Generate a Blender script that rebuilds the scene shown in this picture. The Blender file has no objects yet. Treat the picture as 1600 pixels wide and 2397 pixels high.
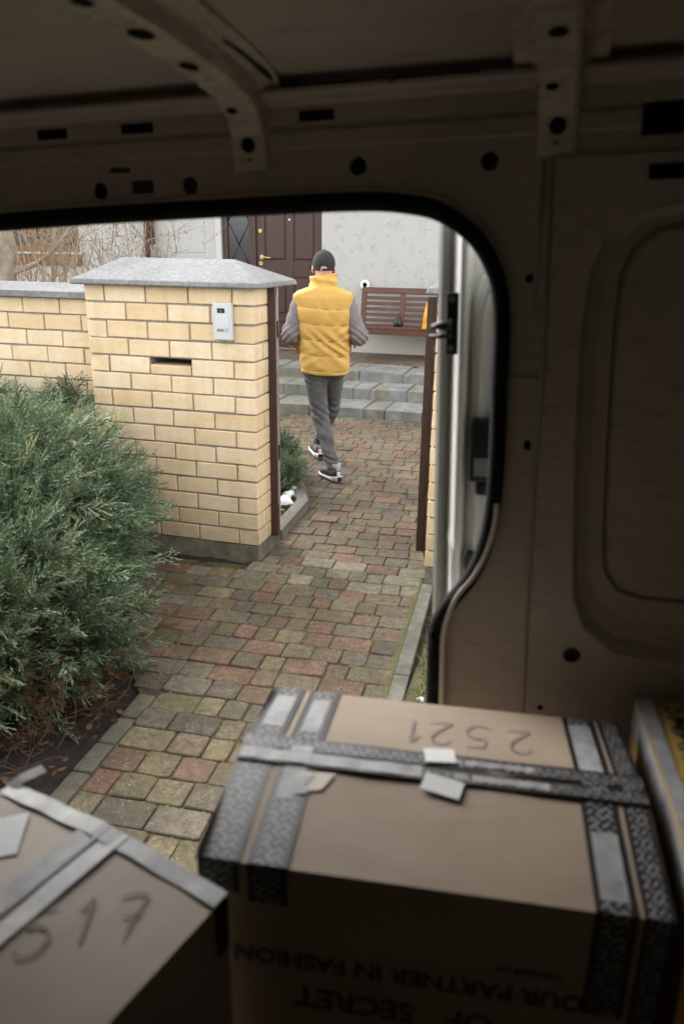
import bpy, bmesh, math, random
import numpy as np
from mathutils import Vector, Matrix

random.seed(7); rng = np.random.default_rng(7)
scene = bpy.context.scene
COL = scene.collection
R_ = math.radians

# ------------------------------------------------------------------ camera
CAM_Z = 1.79
pitch, yaw, roll = 0.33172183, 0.27388952, -0.01413832
f0 = Vector((-math.sin(yaw), math.cos(yaw), 0)); r0 = Vector((math.cos(yaw), math.sin(yaw), 0)); up = Vector((0, 0, 1))
fwd = f0*math.cos(pitch) - up*math.sin(pitch); dn = -(up*math.cos(pitch) + f0*math.sin(pitch))
rt = r0*math.cos(roll) + dn*math.sin(roll); dn2 = -r0*math.sin(roll) + dn*math.cos(roll)
cam = bpy.data.cameras.new('camera'); camo = bpy.data.objects.new('camera', cam); COL.objects.link(camo)
camo.matrix_world = Matrix(((rt.x, -dn2.x, -fwd.x, 0), (rt.y, -dn2.y, -fwd.y, 0), (rt.z, -dn2.z, -fwd.z, CAM_Z), (0, 0, 0, 1)))
cam.sensor_fit = 'VERTICAL'; cam.sensor_height = 36; cam.sensor_width = 24; cam.lens = 36*1800/2397
cam.clip_start = 0.02; cam.clip_end = 500
cam.dof.use_dof = True; cam.dof.focus_distance = 5.6; cam.dof.aperture_fstop = 3.0
scene.camera = camo

# ------------------------------------------------------------------ sky, sun, exposure (overcast winter day)
SUN_EL, SUN_AZ = 36.0, 302.0      # azimuth clockwise from +Y: a veiled sun over the house, to the left
world = bpy.data.worlds.new('World'); scene.world = world; world.use_nodes = True
wn = world.node_tree.nodes; wl = world.node_tree.links; wn.clear()
sky = wn.new('ShaderNodeTexSky'); sky.sky_type = 'NISHITA'; sky.sun_disc = False
sky.sun_elevation = R_(SUN_EL); sky.sun_rotation = R_(SUN_AZ); sky.air_density = 1.0; sky.dust_density = 1.6; sky.ozone_density = 1.0
hs = wn.new('ShaderNodeHueSaturation'); hs.inputs['Saturation'].default_value = 0.06
bg = wn.new('ShaderNodeBackground'); bg.inputs['Strength'].default_value = 0.15
wo = wn.new('ShaderNodeOutputWorld')
wl.new(sky.outputs[0], hs.inputs['Color']); wl.new(hs.outputs[0], bg.inputs['Color']); wl.new(bg.outputs[0], wo.inputs['Surface'])
sun = bpy.data.lights.new('sun', 'SUN'); sun.energy = 0.55; sun.angle = R_(45); sun.color = (1.0, 0.95, 0.87)
suno = bpy.data.objects.new('sun', sun); COL.objects.link(suno)
az, el = R_(SUN_AZ), R_(SUN_EL)
sd = Vector((math.sin(az)*math.cos(el), math.cos(az)*math.cos(el), math.sin(el)))
suno.rotation_euler = sd.to_track_quat('Z', 'Y').to_euler(); suno.location = (0, -4, 9)
scene.view_settings.view_transform = 'Standard'; scene.view_settings.look = 'None'
scene.view_settings.exposure = 2.3; scene.view_settings.gamma = 1.0; scene.view_settings.use_curve_mapping = False
scene.render.engine = 'CYCLES'
scene.cycles.use_denoising = True
scene.cycles.max_bounces = 10; scene.cycles.diffuse_bounces = 7; scene.cycles.glossy_bounces = 4
scene.cycles.transmission_bounces = 4; scene.cycles.caustics_reflective = False; scene.cycles.caustics_refractive = False

# ------------------------------------------------------------------ materials
MATS = {}
def nmat(name):
    m = bpy.data.materials.new(name); m.use_nodes = True
    nt = m.node_tree; b = nt.nodes['Principled BSDF']
    return m, nt, b
def N(nt, typ, **kw):
    n = nt.nodes.new(typ)
    for k, v in kw.items():
        if k in n.inputs: n.inputs[k].default_value = v
        else: setattr(n, k, v)
    return n
def ramp(nt, stops):
    n = nt.nodes.new('ShaderNodeValToRGB'); e = n.color_ramp.elements
    while len(e) > 1: e.remove(e[-1])
    e[0].position = stops[0][0]; e[0].color = (*stops[0][1], 1)
    for p, c in stops[1:]:
        q = e.new(p); q.color = (*c, 1)
    return n
def g3(v): return (v, v, v)
def pos(nt):
    return N(nt, 'ShaderNodeNewGeometry').outputs['Position']
def objc(nt):
    return N(nt, 'ShaderNodeTexCoord').outputs['Object']
def mapped(nt, src, scale=(1, 1, 1), rot=(0, 0, 0)):
    m = N(nt, 'ShaderNodeMapping'); m.inputs['Scale'].default_value = scale; m.inputs['Rotation'].default_value = rot
    nt.links.new(src, m.inputs['Vector']); return m.outputs[0]
def mixc(nt, fac, a, b, mode='MIX'):
    n = nt.nodes.new('ShaderNodeMix'); n.data_type = 'RGBA'; n.blend_type = mode
    for sock, v in ((n.inputs[0], fac), (n.inputs[6], a), (n.inputs[7], b)):
        if hasattr(v, 'links') or isinstance(v, bpy.types.NodeSocket): nt.links.new(v, sock)
        else: sock.default_value = v if not isinstance(v, tuple) else (*v, 1)[:4]
    return n.outputs[2]
def bump(nt, b, h, strength=.3, dist=.01):
    n = N(nt, 'ShaderNodeBump', Strength=strength, Distance=dist); nt.links.new(h, n.inputs['Height']); nt.links.new(n.outputs[0], b.inputs['Normal'])
def noise(nt, vec, scale, detail=4, rough=.55, dist=0):
    n = N(nt, 'ShaderNodeTexNoise', Scale=scale, Detail=detail, Roughness=rough, Distortion=dist); nt.links.new(vec, n.inputs['Vector']); return n.outputs['Fac']

def basic(name, col, rough=.6, var=.12, scale=8, bs=0., bscale=60, metal=0., spec=.5, coat=0, use_obj=False, rnd=0.):
    """plain surface colour with soft noise variation, optional per-object variation and fine relief"""
    m, nt, b = nmat(name)
    vec = objc(nt) if use_obj else pos(nt)
    nz = noise(nt, vec, scale)
    c1 = tuple(max(0, c*(1-var)) for c in col); c2 = tuple(min(1, c*(1+var)) for c in col)
    rp = ramp(nt, [(.3, c1), (.7, c2)]); nt.links.new(nz, rp.inputs[0]); out = rp.outputs[0]
    if rnd:
        oi = N(nt, 'ShaderNodeObjectInfo'); h = N(nt, 'ShaderNodeHueSaturation')
        mr = N(nt, 'ShaderNodeMapRange'); mr.inputs['To Min'].default_value = 1-rnd; mr.inputs['To Max'].default_value = 1+rnd
        nt.links.new(oi.outputs['Random'], mr.inputs[0]); nt.links.new(mr.outputs[0], h.inputs['Value']); nt.links.new(out, h.inputs['Color']); out = h.outputs[0]
    nt.links.new(out, b.inputs['Base Color'])
    b.inputs['Roughness'].default_value = rough; b.inputs['Metallic'].default_value = metal
    b.inputs['Specular IOR Level'].default_value = spec
    if coat: b.inputs['Coat Weight'].default_value = coat; b.inputs['Coat Roughness'].default_value = .15
    if bs: bump(nt, b, noise(nt, vec, bscale, 5), bs, .004)
    MATS[name] = m
    return m

# bricks: cream sand-lime brick, warmer stains, each brick a little different
def mk_brick():
    m, nt, b = nmat('brick_cream'); p = pos(nt)
    n1 = noise(nt, mapped(nt, p, (3, 3, 9)), 1.6, 4); n2 = noise(nt, p, 38, 6, .7); n3 = noise(nt, mapped(nt, p, (90, 90, 4)), 1, 3)
    r1 = ramp(nt, [(.28, (.75, .57, .35)), (.48, (.80, .63, .415)), (.72, (.82, .67, .47))]); nt.links.new(n1, r1.inputs[0])
    oi = N(nt, 'ShaderNodeObjectInfo'); r2 = ramp(nt, [(0, (.93, .88, .80)), (.5, (1, 1, 1)), (1, (1.0, 1.02, 1.07))]); nt.links.new(oi.outputs['Random'], r2.inputs[0])
    c = mixc(nt, 1.0, r1.outputs[0], r2.outputs[0], 'MULTIPLY')
    r3 = ramp(nt, [(.28, g3(.86)), (.5, g3(1))]); nt.links.new(n2, r3.inputs[0]); c = mixc(nt, .8, c, r3.outputs[0], 'MULTIPLY')
    r4 = ramp(nt, [(.3, g3(.93)), (.6, g3(1))]); nt.links.new(n3, r4.inputs[0]); c = mixc(nt, .35, c, r4.outputs[0], 'MULTIPLY')
    n5 = noise(nt, mapped(nt, p, (9, 9, .8)), 1, 4, .6); r5 = ramp(nt, [(.46, g3(0)), (.66, g3(.30))]); nt.links.new(n5, r5.inputs[0]); c = mixc(nt, r5.outputs[0], c, (.52, .36, .19))
    sx = N(nt, 'ShaderNodeSeparateXYZ'); nt.links.new(p, sx.inputs[0]); mr = N(nt, 'ShaderNodeMapRange'); mr.inputs['From Min'].default_value = .42; mr.inputs['From Max'].default_value = .08; nt.links.new(sx.outputs['Z'], mr.inputs[0])
    mu = N(nt, 'ShaderNodeMath', operation='MULTIPLY'); nt.links.new(mr.outputs[0], mu.inputs[0]); nt.links.new(noise(nt, p, 12, 4), mu.inputs[1]); c = mixc(nt, mu.outputs[0], c, (.33, .25, .15))
    nt.links.new(c, b.inputs['Base Color']); b.inputs['Roughness'].default_value = .85; b.inputs['Specular IOR Level'].default_value = .25
    bump(nt, b, n2, .25, .003); MATS['brick'] = m
mk_brick()
basic('mortar', (.30, .28, .255), .95, .25, 40, .6, 180)
def mk_concrete(name, c1, c2, c3, s=14, wet=.9):
    m, nt, b = nmat(name); p = pos(nt)
    n1 = noise(nt, p, s, 6, .65); n2 = noise(nt, p, s*12, 4, .7); n3 = noise(nt, p, 2.2, 3)
    r = ramp(nt, [(.3, c1), (.5, c2), (.68, c3)]); nt.links.new(n1, r.inputs[0])
    r2 = ramp(nt, [(.35, g3(.75)), (.6, g3(1.05))]); nt.links.new(n3, r2.inputs[0])
    c = mixc(nt, .8, r.outputs[0], r2.outputs[0], 'MULTIPLY')
    r3 = ramp(nt, [(.3, g3(.75)), (.65, g3(1.1))]); nt.links.new(n2, r3.inputs[0]); c = mixc(nt, .7, c, r3.outputs[0], 'MULTIPLY')
    nt.links.new(c, b.inputs['Base Color']); b.inputs['Roughness'].default_value = wet; bump(nt, b, n2, .35, .004)
    MATS[name] = m
mk_concrete('cap_concrete', (.165, .165, .165), (.21, .21, .212), (.285, .285, .285), 42)
mk_concrete('plinth_concrete', (.10, .088, .06), (.175, .155, .11), (.25, .225, .165), 9)
mk_concrete('edging_stone', (.07, .062, .045), (.115, .102, .072), (.155, .14, .105), 10)
mk_concrete('kerb_concrete', (.10, .095, .075), (.155, .145, .118), (.21, .20, .17), 12)
mk_concrete('step_block', (.145, .147, .137), (.205, .207, .196), (.28, .282, .27), 5)
mk_concrete('step_block_mossy', (.135, .13, .105), (.20, .195, .158), (.265, .26, .22), 5)

def mk_paver(name, c):
    m, nt, b = nmat('paver_'+name); p = pos(nt)
    n1 = noise(nt, p, 26, 5, .65); n2 = noise(nt, p, 230, 3, .6); n3 = noise(nt, p, 5, 3)
    oi = N(nt, 'ShaderNodeObjectInfo')
    r = ramp(nt, [(.25, tuple(x*.5 for x in c)), (.5, c), (.75, tuple(x*1.5 for x in c))]); nt.links.new(n1, r.inputs[0])
    rr = ramp(nt, [(0, g3(.78)), (1, g3(1.14))]); nt.links.new(oi.outputs['Random'], rr.inputs[0])
    col = mixc(nt, 1, r.outputs[0], rr.outputs[0], 'MULTIPLY')
    n4 = noise(nt, p, 95, 4, .75); r4 = ramp(nt, [(.30, g3(.55)), (.5, g3(1.0)), (.68, g3(1.45))]); nt.links.new(n4, r4.inputs[0]); col = mixc(nt, .85, col, r4.outputs[0], 'MULTIPLY')
    # algae film
    ra = ramp(nt, [(.45, g3(0)), (.7, g3(.45))]); nt.links.new(n3, ra.inputs[0])
    col = mixc(nt, ra.outputs[0], col, (.095, .082, .038))
    nw = noise(nt, p, 1.6, 5, .6); rw = ramp(nt, [(.36, g3(.70)), (.55, g3(1.06))]); nt.links.new(nw, rw.inputs[0]); col = mixc(nt, 1, col, rw.outputs[0], 'MULTIPLY')
    # pale grit and salt grains
    v = N(nt, 'ShaderNodeTexVoronoi', Scale=95.0); nt.links.new(p, v.inputs['Vector'])
    rs = ramp(nt, [(.0, g3(1)), (.17, g3(1)), (.24, g3(0))]); nt.links.new(v.outputs['Distance'], rs.inputs[0])
    rm = ramp(nt, [(.50, g3(0)), (.62, g3(.8))]); nt.links.new(noise(nt, p, 14, 3), rm.inputs[0])
    sp = N(nt, 'ShaderNodeMath', operation='MULTIPLY'); nt.links.new(rs.outputs[0], sp.inputs[0]); nt.links.new(rm.outputs[0], sp.inputs[1])
    col = mixc(nt, sp.outputs[0], col, (.50, .47, .38))
    nt.links.new(col, b.inputs['Base Color']); b.inputs['Roughness'].default_value = .72; b.inputs['Specular IOR Level'].default_value = .4
    bump(nt, b, n2, .9, .006); MATS['paver_'+name] = m
PAV = {'red': (0.1647, 0.0966, 0.0644), 'brown': (0.1491, 0.1029, 0.0675), 'olive': (0.1491, 0.12, 0.066), 'sand': (0.171, 0.138, 0.0785), 'grey': (0.1413, 0.1153, 0.0816), 'dark': (0.1101, 0.088, 0.0636), 'slate': (0.1476, 0.1239, 0.0902)}
for k, v in PAV.items(): mk_paver(k, v)
PAV['pale'] = (.21, .182, .130); mk_paver('pale', PAV['pale'])

def mk_joint():
    m, nt, b = nmat('joint_moss_sand'); p = pos(nt)
    n1 = noise(nt, p, 7, 5, .6); n2 = noise(nt, p, 140, 4, .7)
    r = ramp(nt, [(.42, (.070, .055, .036)), (.52, (.092, .080, .036)), (.62, (.115, .115, .030))]); nt.links.new(n1, r.inputs[0])
    r2 = ramp(nt, [(.3, g3(.55)), (.7, g3(1.3))]); nt.links.new(n2, r2.inputs[0])
    nt.links.new(mixc(nt, 1, r.outputs[0], r2.outputs[0], 'MULTIPLY'), b.inputs['Base Color']); b.inputs['Roughness'].default_value = .95
    bump(nt, b, n2, .9, .008); MATS['joint'] = m
mk_joint()
basic('soil', (.022, .015, .011), .95, .55, 30, 1.0, 120)
basic('street_asphalt', (.06, .058, .055), .9, .2, 20, .5, 150)
basic('lawn_soil', (.085, .075, .040), .95, .4, 12, .8, 90)

def mk_plaster():
    m, nt, b = nmat('plaster_white'); p = pos(nt)
    d = noise(nt, p, 5, 3, .6)
    nz = N(nt, 'ShaderNodeTexNoise', Scale=4.0, Detail=2.0); nt.links.new(p, nz.inputs['Vector'])
    ad = N(nt, 'ShaderNodeVectorMath', operation='ADD'); sc = N(nt, 'ShaderNodeVectorMath', operation='SCALE'); sc.inputs['Scale'].default_value = .35
    nt.links.new(nz.outputs['Color'], sc.inputs[0]); nt.links.new(p, ad.inputs[0]); nt.links.new(sc.outputs[0], ad.inputs[1])
    v = N(nt, 'ShaderNodeTexVoronoi', Scale=17.0, feature='DISTANCE_TO_EDGE'); nt.links.new(ad.outputs[0], v.inputs['Vector'])
    rl = ramp(nt, [(0, g3(1)), (.02, g3(.9)), (.05, g3(0))]); nt.links.new(v.outputs['Distance'], rl.inputs[0])
    rm = ramp(nt, [(.52, g3(0)), (.58, g3(1))]); nt.links.new(noise(nt, p, 9, 2), rm.inputs[0])
    mu = N(nt, 'ShaderNodeMath', operation='MULTIPLY'); nt.links.new(rl.outputs[0], mu.inputs[0]); nt.links.new(rm.outputs[0], mu.inputs[1])
    rd = ramp(nt, [(.58, g3(0)), (.75, g3(.5))]); nt.links.new(noise(nt, p, 1.7, 5, .7), rd.inputs[0])
    c = mixc(nt, rd.outputs[0], (.44, .435, .418), (.385, .37, .33))
    c = mixc(nt, mu.outputs[0], c, (.365, .35, .32))
    # splash dirt near the porch floor
    sx = N(nt, 'ShaderNodeSeparateXYZ'); nt.links.new(p, sx.inputs[0])
    mr = N(nt, 'ShaderNodeMapRange'); mr.inputs['From Min'].default_value = .95; mr.inputs['From Max'].default_value = .35
    nt.links.new(sx.outputs['Z'], mr.inputs[0]); ml = N(nt, 'ShaderNodeMath', operation='MULTIPLY'); ml.inputs[1].default_value = .45; nt.links.new(mr.outputs[0], ml.inputs[0])
    c = mixc(nt, ml.outputs[0], c, (.47, .435, .35))
    nt.links.new(c, b.inputs['Base Color']); b.inputs['Roughness'].default_value = .9
    inv = N(nt, 'ShaderNodeMath', operation='SUBTRACT'); inv.inputs[0].default_value = 1; nt.links.new(mu.outputs[0], inv.inputs[1])
    bump(nt, b, inv.outputs[0], .6, .006); MATS['plaster'] = m
mk_plaster()

def mk_wood(name, c1, c2, rough=.5, axis='x', s=1.0):
    m, nt, b = nmat(name); p = pos(nt)
    sc = {'x': (2*s, 30*s, 30*s), 'z': (30*s, 30*s, 2*s)}[axis]
    n1 = noise(nt, mapped(nt, p, sc), 2.0, 5, .6, .6)
    r = ramp(nt, [(.3, c1), (.7, c2)]); nt.links.new(n1, r.inputs[0]); nt.links.new(r.outputs[0], b.inputs['Base Color'])
    b.inputs['Roughness'].default_value = rough; bump(nt, b, n1, .25, .003); MATS[name] = m
mk_wood('door_wood', (.034, .014, .010), (.068, .030, .021), .42, 'z')
mk_wood('bench_wood', (.060, .022, .012), (.125, .050, .027), .5, 'x')
mk_wood('window_wood', (.10, .045, .02), (.20, .09, .035), .5, 'x')
basic('gate_steel', (.052, .025, .018), .45, .2, 6, .1, 90)
basic('gate_steel_grey', (.26, .22, .20), .6, .25, 30)
basic('brass', (.72, .52, .20), .3, .08, 20, metal=1)
basic('glass_dark', (.02, .022, .022), .06, .3, 3, spec=.8)
basic('trim_grey', (.50, .50, .48), .7, .05, 6)
basic('orange_cloth', (.85, .36, .03), .7, .1, 20)
basic('black_plastic', (.012, .012, .013), .4, .1, 10)
basic('rubber_black', (.008, .008, .009), .75, .2, 14, spec=.2)
basic('hole_black', (.004, .004, .004), .9, 0, 1, spec=.1)  # flat black standing for the darkness inside openings
basic('alu_silver', (.60, .61, .64), .38, .04, 50, metal=.25)
basic('alu_dark', (.22, .23, .23), .45, .1, 50)
basic('white_dot', (.85, .85, .85), .4, 0, 1)
basic('snow', (.85, .87, .90), .8, .05, 30, .4, 60)
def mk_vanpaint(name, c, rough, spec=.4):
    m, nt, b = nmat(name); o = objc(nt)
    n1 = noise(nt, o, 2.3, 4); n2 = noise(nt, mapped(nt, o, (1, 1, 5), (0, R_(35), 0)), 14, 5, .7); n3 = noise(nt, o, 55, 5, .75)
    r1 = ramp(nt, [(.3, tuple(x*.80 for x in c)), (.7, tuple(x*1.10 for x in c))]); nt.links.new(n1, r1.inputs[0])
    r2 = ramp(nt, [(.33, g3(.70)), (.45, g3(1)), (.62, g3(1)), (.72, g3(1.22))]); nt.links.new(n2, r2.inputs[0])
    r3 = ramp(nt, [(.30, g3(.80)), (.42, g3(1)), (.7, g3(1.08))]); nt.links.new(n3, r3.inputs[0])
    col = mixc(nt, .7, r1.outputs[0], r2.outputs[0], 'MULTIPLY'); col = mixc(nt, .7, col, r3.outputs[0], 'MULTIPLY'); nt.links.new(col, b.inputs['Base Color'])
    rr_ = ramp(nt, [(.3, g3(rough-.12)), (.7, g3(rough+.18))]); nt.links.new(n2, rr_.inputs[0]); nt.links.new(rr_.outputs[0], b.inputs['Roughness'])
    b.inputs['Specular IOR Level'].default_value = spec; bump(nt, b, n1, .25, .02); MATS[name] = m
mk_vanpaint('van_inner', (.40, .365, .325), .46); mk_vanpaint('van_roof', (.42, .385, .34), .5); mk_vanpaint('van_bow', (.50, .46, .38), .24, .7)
basic('van_white', (.80, .80, .78), .28, .03, 3, coat=.4)
basic('van_edge', (.26, .26, .23), .6, .1, 3)
basic('van_floor', (.22, .18, .14), .8, .2, 5)
basic('van_flange', (.62, .60, .55), .35, .1, 9)
basic('paper_white', (.52, .52, .52), .75, .04, 25)
basic('ink', (.15, .115, .11), .7, .2, 60)
basic('print_black', (.045, .04, .037), .8, .2, 60)
basic('tape_silver', (.25, .25, .25), .5, .3, 26, .25, 40)
basic('tape_clear', (.42, .36, .30), .22, .1, 12, .2, 20)

def mk_cardboard(name, c, s=1):
    m, nt, b = nmat(name); o = objc(nt)
    n1 = noise(nt, mapped(nt, o, (3, 3, 3)), 2.0, 3); n2 = noise(nt, mapped(nt, o, (2, 160, 160)), 2, 3); n3 = noise(nt, o, 260, 2)
    r = ramp(nt, [(.3, tuple(x*.88 for x in c)), (.7, tuple(x*1.08 for x in c))]); nt.links.new(n1, r.inputs[0])
    r2 = ramp(nt, [(.3, g3(.93)), (.7, g3(1.04))]); nt.links.new(n2, r2.inputs[0])
    nt.links.new(mixc(nt, 1, r.outputs[0], r2.outputs[0], 'MULTIPLY'), b.inputs['Base Color'])
    b.inputs['Roughness'].default_value = .62; b.inputs['Specular IOR Level'].default_value = .35; 
    n4 = noise(nt, mapped(nt, o, (5, 9, 5)), 1.6, 3, .5, .4); ad = N(nt, 'ShaderNodeMath', operation='MULTIPLY_ADD'); ad.inputs[1].default_value = .04; nt.links.new(n2, ad.inputs[0]); nt.links.new(n4, ad.inputs[2])
    bump(nt, b, ad.outputs[0], .07, .03); MATS[name] = m
mk_cardboard('cardboard', (.275, .212, .158)); mk_cardboard('cardboard_grey', (.295, .245, .195)); mk_cardboard('cardboard_yellow', (.42, .26, .075)); mk_cardboard('cardboard_warm', (.42, .27, .12))

def mk_weave():
    m, nt, b = nmat('tape_woven_print'); uv = N(nt, 'ShaderNodeUVMap').outputs[0]
    sx = N(nt, 'ShaderNodeSeparateXYZ'); nt.links.new(uv, sx.inputs[0])
    def mth(op, a, c=None):
        n = N(nt, 'ShaderNodeMath', operation=op)
        for i, v in enumerate((a, c)):
            if v is None: continue
            if isinstance(v, (int, float)): n.inputs[i].default_value = v
            else: nt.links.new(v, n.inputs[i])
        return n.outputs[0]
    x, y = sx.outputs['X'], sx.outputs['Y']
    yy = mth('SUBTRACT', y, .5); ab = mth('ABSOLUTE', yy)
    k = 150.0
    xa = mth('MULTIPLY', x, k); ya = mth('MULTIPLY', y, k*.052)
    s1 = mth('SINE', mth('ADD', xa, ya)); s2 = mth('SINE', mth('SUBTRACT', xa, ya)); s3 = mth('SINE', mth('MULTIPLY', mth('ADD', xa, ya), 3.0)); s4 = mth('SINE', mth('MULTIPLY', mth('SUBTRACT', xa, ya), 3.0))
    sel = mth('GREATER_THAN', mth('MULTIPLY', s1, s2), 0.0)
    pat = mth('ADD', mth('MULTIPLY', sel, mth('GREATER_THAN', s3, .35)), mth('MULTIPLY', mth('SUBTRACT', 1.0, sel), mth('GREATER_THAN', s4, .35)))
    inside = mth('LESS_THAN', ab, .34)
    fac = mth('MULTIPLY', pat, inside)
    nz = noise(nt, uv, 30, 3); wear = ramp(nt, [(.35, g3(.45)), (.65, g3(1))]); nt.links.new(nz, wear.inputs[0])
    f2 = mth('MULTIPLY', fac, wear.outputs[0])
    nt.links.new(mixc(nt, f2, (.012, .012, .013), (.26, .255, .25)), b.inputs['Base Color'])
    b.inputs['Roughness'].default_value = .38; bump(nt, b, noise(nt, uv, 60, 3), .2, .002); MATS['tape_weave'] = m
mk_weave()

def mk_leaf(name, stops, rough=.6):
    m, nt, b = nmat(name); a = N(nt, 'ShaderNodeAttribute', attribute_name='tint')
    r = ramp(nt, stops); nt.links.new(a.outputs['Fac'], r.inputs[0]); nt.links.new(r.outputs[0], b.inputs['Base Color'])
    b.inputs['Roughness'].default_value = rough; b.inputs['Specular IOR Level'].default_value = .35
    MATS[name] = m
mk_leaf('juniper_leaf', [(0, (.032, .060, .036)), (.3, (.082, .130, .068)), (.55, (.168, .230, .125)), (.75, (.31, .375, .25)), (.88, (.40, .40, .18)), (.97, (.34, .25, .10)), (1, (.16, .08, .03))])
basic('juniper_wood', (.085, .045, .025), .9, .3, 30, .4, 90)
basic('juniper_twig', (.22, .13, .05), .8, .3, 30)
basic('dead_needle', (.095, .045, .018), .9, .5, 40)
basic('dry_twig', (.10, .055, .028), .85, .3, 20)
basic('shrub_bark', (.30, .215, .135), .85, .3, 14, .4, 60)
basic('shrub_bark_dark', (.14, .10, .075), .85, .3, 14, .4, 60)
basic('trunk_bark', (.27, .225, .18), .9, .35, 12, .8, 40)
basic('bud_brown', (.13, .075, .04), .8, .3, 30)
mk_leaf('dead_leaf', [(0, (.035, .016, .010)), (.45, (.068, .032, .016)), (.8, (.13, .068, .030)), (1, (.21, .15, .06))])
mk_leaf('grass_blade', [(0, (.10, .12, .03)), (.5, (.15, .16, .05)), (.8, (.24, .21, .09)), (1, (.32, .27, .14))])
# clothing
basic('vest_yellow', (.60, .36, .085), .72, .04, 10, .1, 200, use_obj=True)
basic('vest_seam_shade', (.34, .185, .03), .7, .05, 10, use_obj=True)  # darker yellow that paints the shade in the quilting creases
basic('sweater', (.20, .17, .175), .9, .07, 40, .3, 300, use_obj=True)
basic('jeans_grey', (.10, .097, .098), .9, .38, 11, .5, 260, use_obj=True)
basic('cap_cloth', (.022, .021, .021), .9, .15, 30, .3, 300, use_obj=True)
basic('skin', (.56, .33, .25), .55, .06, 30, use_obj=True)
basic('shoe_black', (.03, .03, .033), .7, .2, 60, use_obj=True)
basic('shoe_white', (.72, .72, .72), .6, .05, 40, use_obj=True)
basic('shoe_grey', (.10, .10, .105), .7, .1, 40, use_obj=True)
basic('shoe_red', (.45, .06, .05), .6, .05, 40, use_obj=True)
basic('sock', (.38, .37, .38), .9, .08, 60, use_obj=True)
M = MATS

# ------------------------------------------------------------------ helpers
def tag(o, label=None, cat=None, group=None, kind=None):
    if label: o['label'] = label
    if cat: o['category'] = cat
    if group: o['group'] = group
    if kind: o['kind'] = kind
    return o
def empty(name, loc=(0, 0, 0), rot=(0, 0, 0)):
    o = bpy.data.objects.new(name, None); o.empty_display_size = .1; COL.objects.link(o); o.location = loc; o.rotation_euler = rot
    return o
def link(name, me, parent=None, loc=None, rot=None):
    o = bpy.data.objects.new(name, me); COL.objects.link(o)
    if parent: o.parent = parent
    if loc is not None: o.location = loc
    if rot is not None: o.rotation_euler = rot
    return o
def mk(name, verts, faces, mat, parent=None, smooth=False, loc=None, rot=None, angle=None):
    me = bpy.data.meshes.new(name); me.from_pydata([tuple(map(float, v)) for v in verts], [], [tuple(map(int, f)) for f in faces]); me.materials.append(M[mat]); me.update()
    if smooth: me.shade_smooth()
    return link(name, me, parent, loc, rot)
def bm_obj(name, bm, mat, parent=None, smooth=False, loc=None, rot=None):
    bmesh.ops.recalc_face_normals(bm, faces=bm.faces)
    me = bpy.data.meshes.new(name); bm.to_mesh(me); bm.free(); me.materials.append(M[mat])
    if smooth: me.shade_smooth()
    return link(name, me, parent, loc, rot)
def bbox_bm(bm, lo, hi, bev=0., seg=1):
    g = bmesh.ops.create_cube(bm, size=1.0); vs = g['verts']
    for v in vs:
        v.co = Vector([lo[i] + (v.co[i]+.5)*(hi[i]-lo[i]) for i in range(3)])
    if bev:
        es = set(e for v in vs for e in v.link_edges)
        bmesh.ops.bevel(bm, geom=list(es), offset=bev, segments=seg, affect='EDGES', profile=.5)
def box(name, lo, hi, mat, parent=None, bev=0., seg=1, loc=None, rot=None, smooth=False):
    bm = bmesh.new(); bbox_bm(bm, lo, hi, bev, seg); return bm_obj(name, bm, mat, parent, smooth, loc, rot)
def tube_geo(pts, rad, n=8, cap=True):
    pts = [Vector(p) for p in pts]; V = []; F = []
    prev = None
    for i, p in enumerate(pts):
        d = (pts[min(i+1, len(pts)-1)] - pts[max(i-1, 0)]).normalized()
        a = prev if prev is not None else (Vector((0, 0, 1)) if abs(d.z) < .9 else Vector((1, 0, 0)))
        u = (a - d*a.dot(d)); u = u.normalized() if u.length > 1e-6 else d.orthogonal().normalized()
        prev = u; w = d.cross(u)
        r = rad[i] if isinstance(rad, (list, tuple)) else rad
        for k in range(n):
            t = 2*math.pi*k/n; V.append(p + u*(r*math.cos(t)) + w*(r*math.sin(t)))
    for i in range(len(pts)-1):
        for k in range(n):
            F.append((i*n+k, i*n+(k+1) % n, (i+1)*n+(k+1) % n, (i+1)*n+k))
    if cap:
        F.append(tuple(range(n))[::-1]); F.append(tuple((len(pts)-1)*n+k for k in range(n)))
    return V, F
def tube(name, pts, rad, mat, parent=None, n=8, smooth=True):
    V, F = tube_geo(pts, rad, n); return mk(name, V, F, mat, parent, smooth)
def extrude_profile(prof, a, b, closed=True):
    """prof: list of (y,z); swept along x from a to b"""
    n = len(prof); V = [(a, y, z) for y, z in prof] + [(b, y, z) for y, z in prof]; F = []
    for i in range(n if closed else n-1):
        j = (i+1) % n; F.append((i, j, n+j, n+i))
    if closed: F.append(tuple(range(n))[::-1]); F.append(tuple(range(n, 2*n)))
    return V, F
def spline(pts, n=8):
    """Catmull-Rom through points"""
    P = [np.array(p, float) for p in pts]; P = [2*P[0]-P[1]] + P + [2*P[-1]-P[-2]]; out = []
    for i in range(1, len(P)-2):
        for t in np.linspace(0, 1, n, endpoint=False):
            a, b, c, d = P[i-1], P[i], P[i+1], P[i+2]
            out.append(.5*((2*b)+(-a+c)*t+(2*a-5*b+4*c-d)*t*t+(-a+3*b-3*c+d)*t**3))
    out.append(P[-2]); return out
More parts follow.
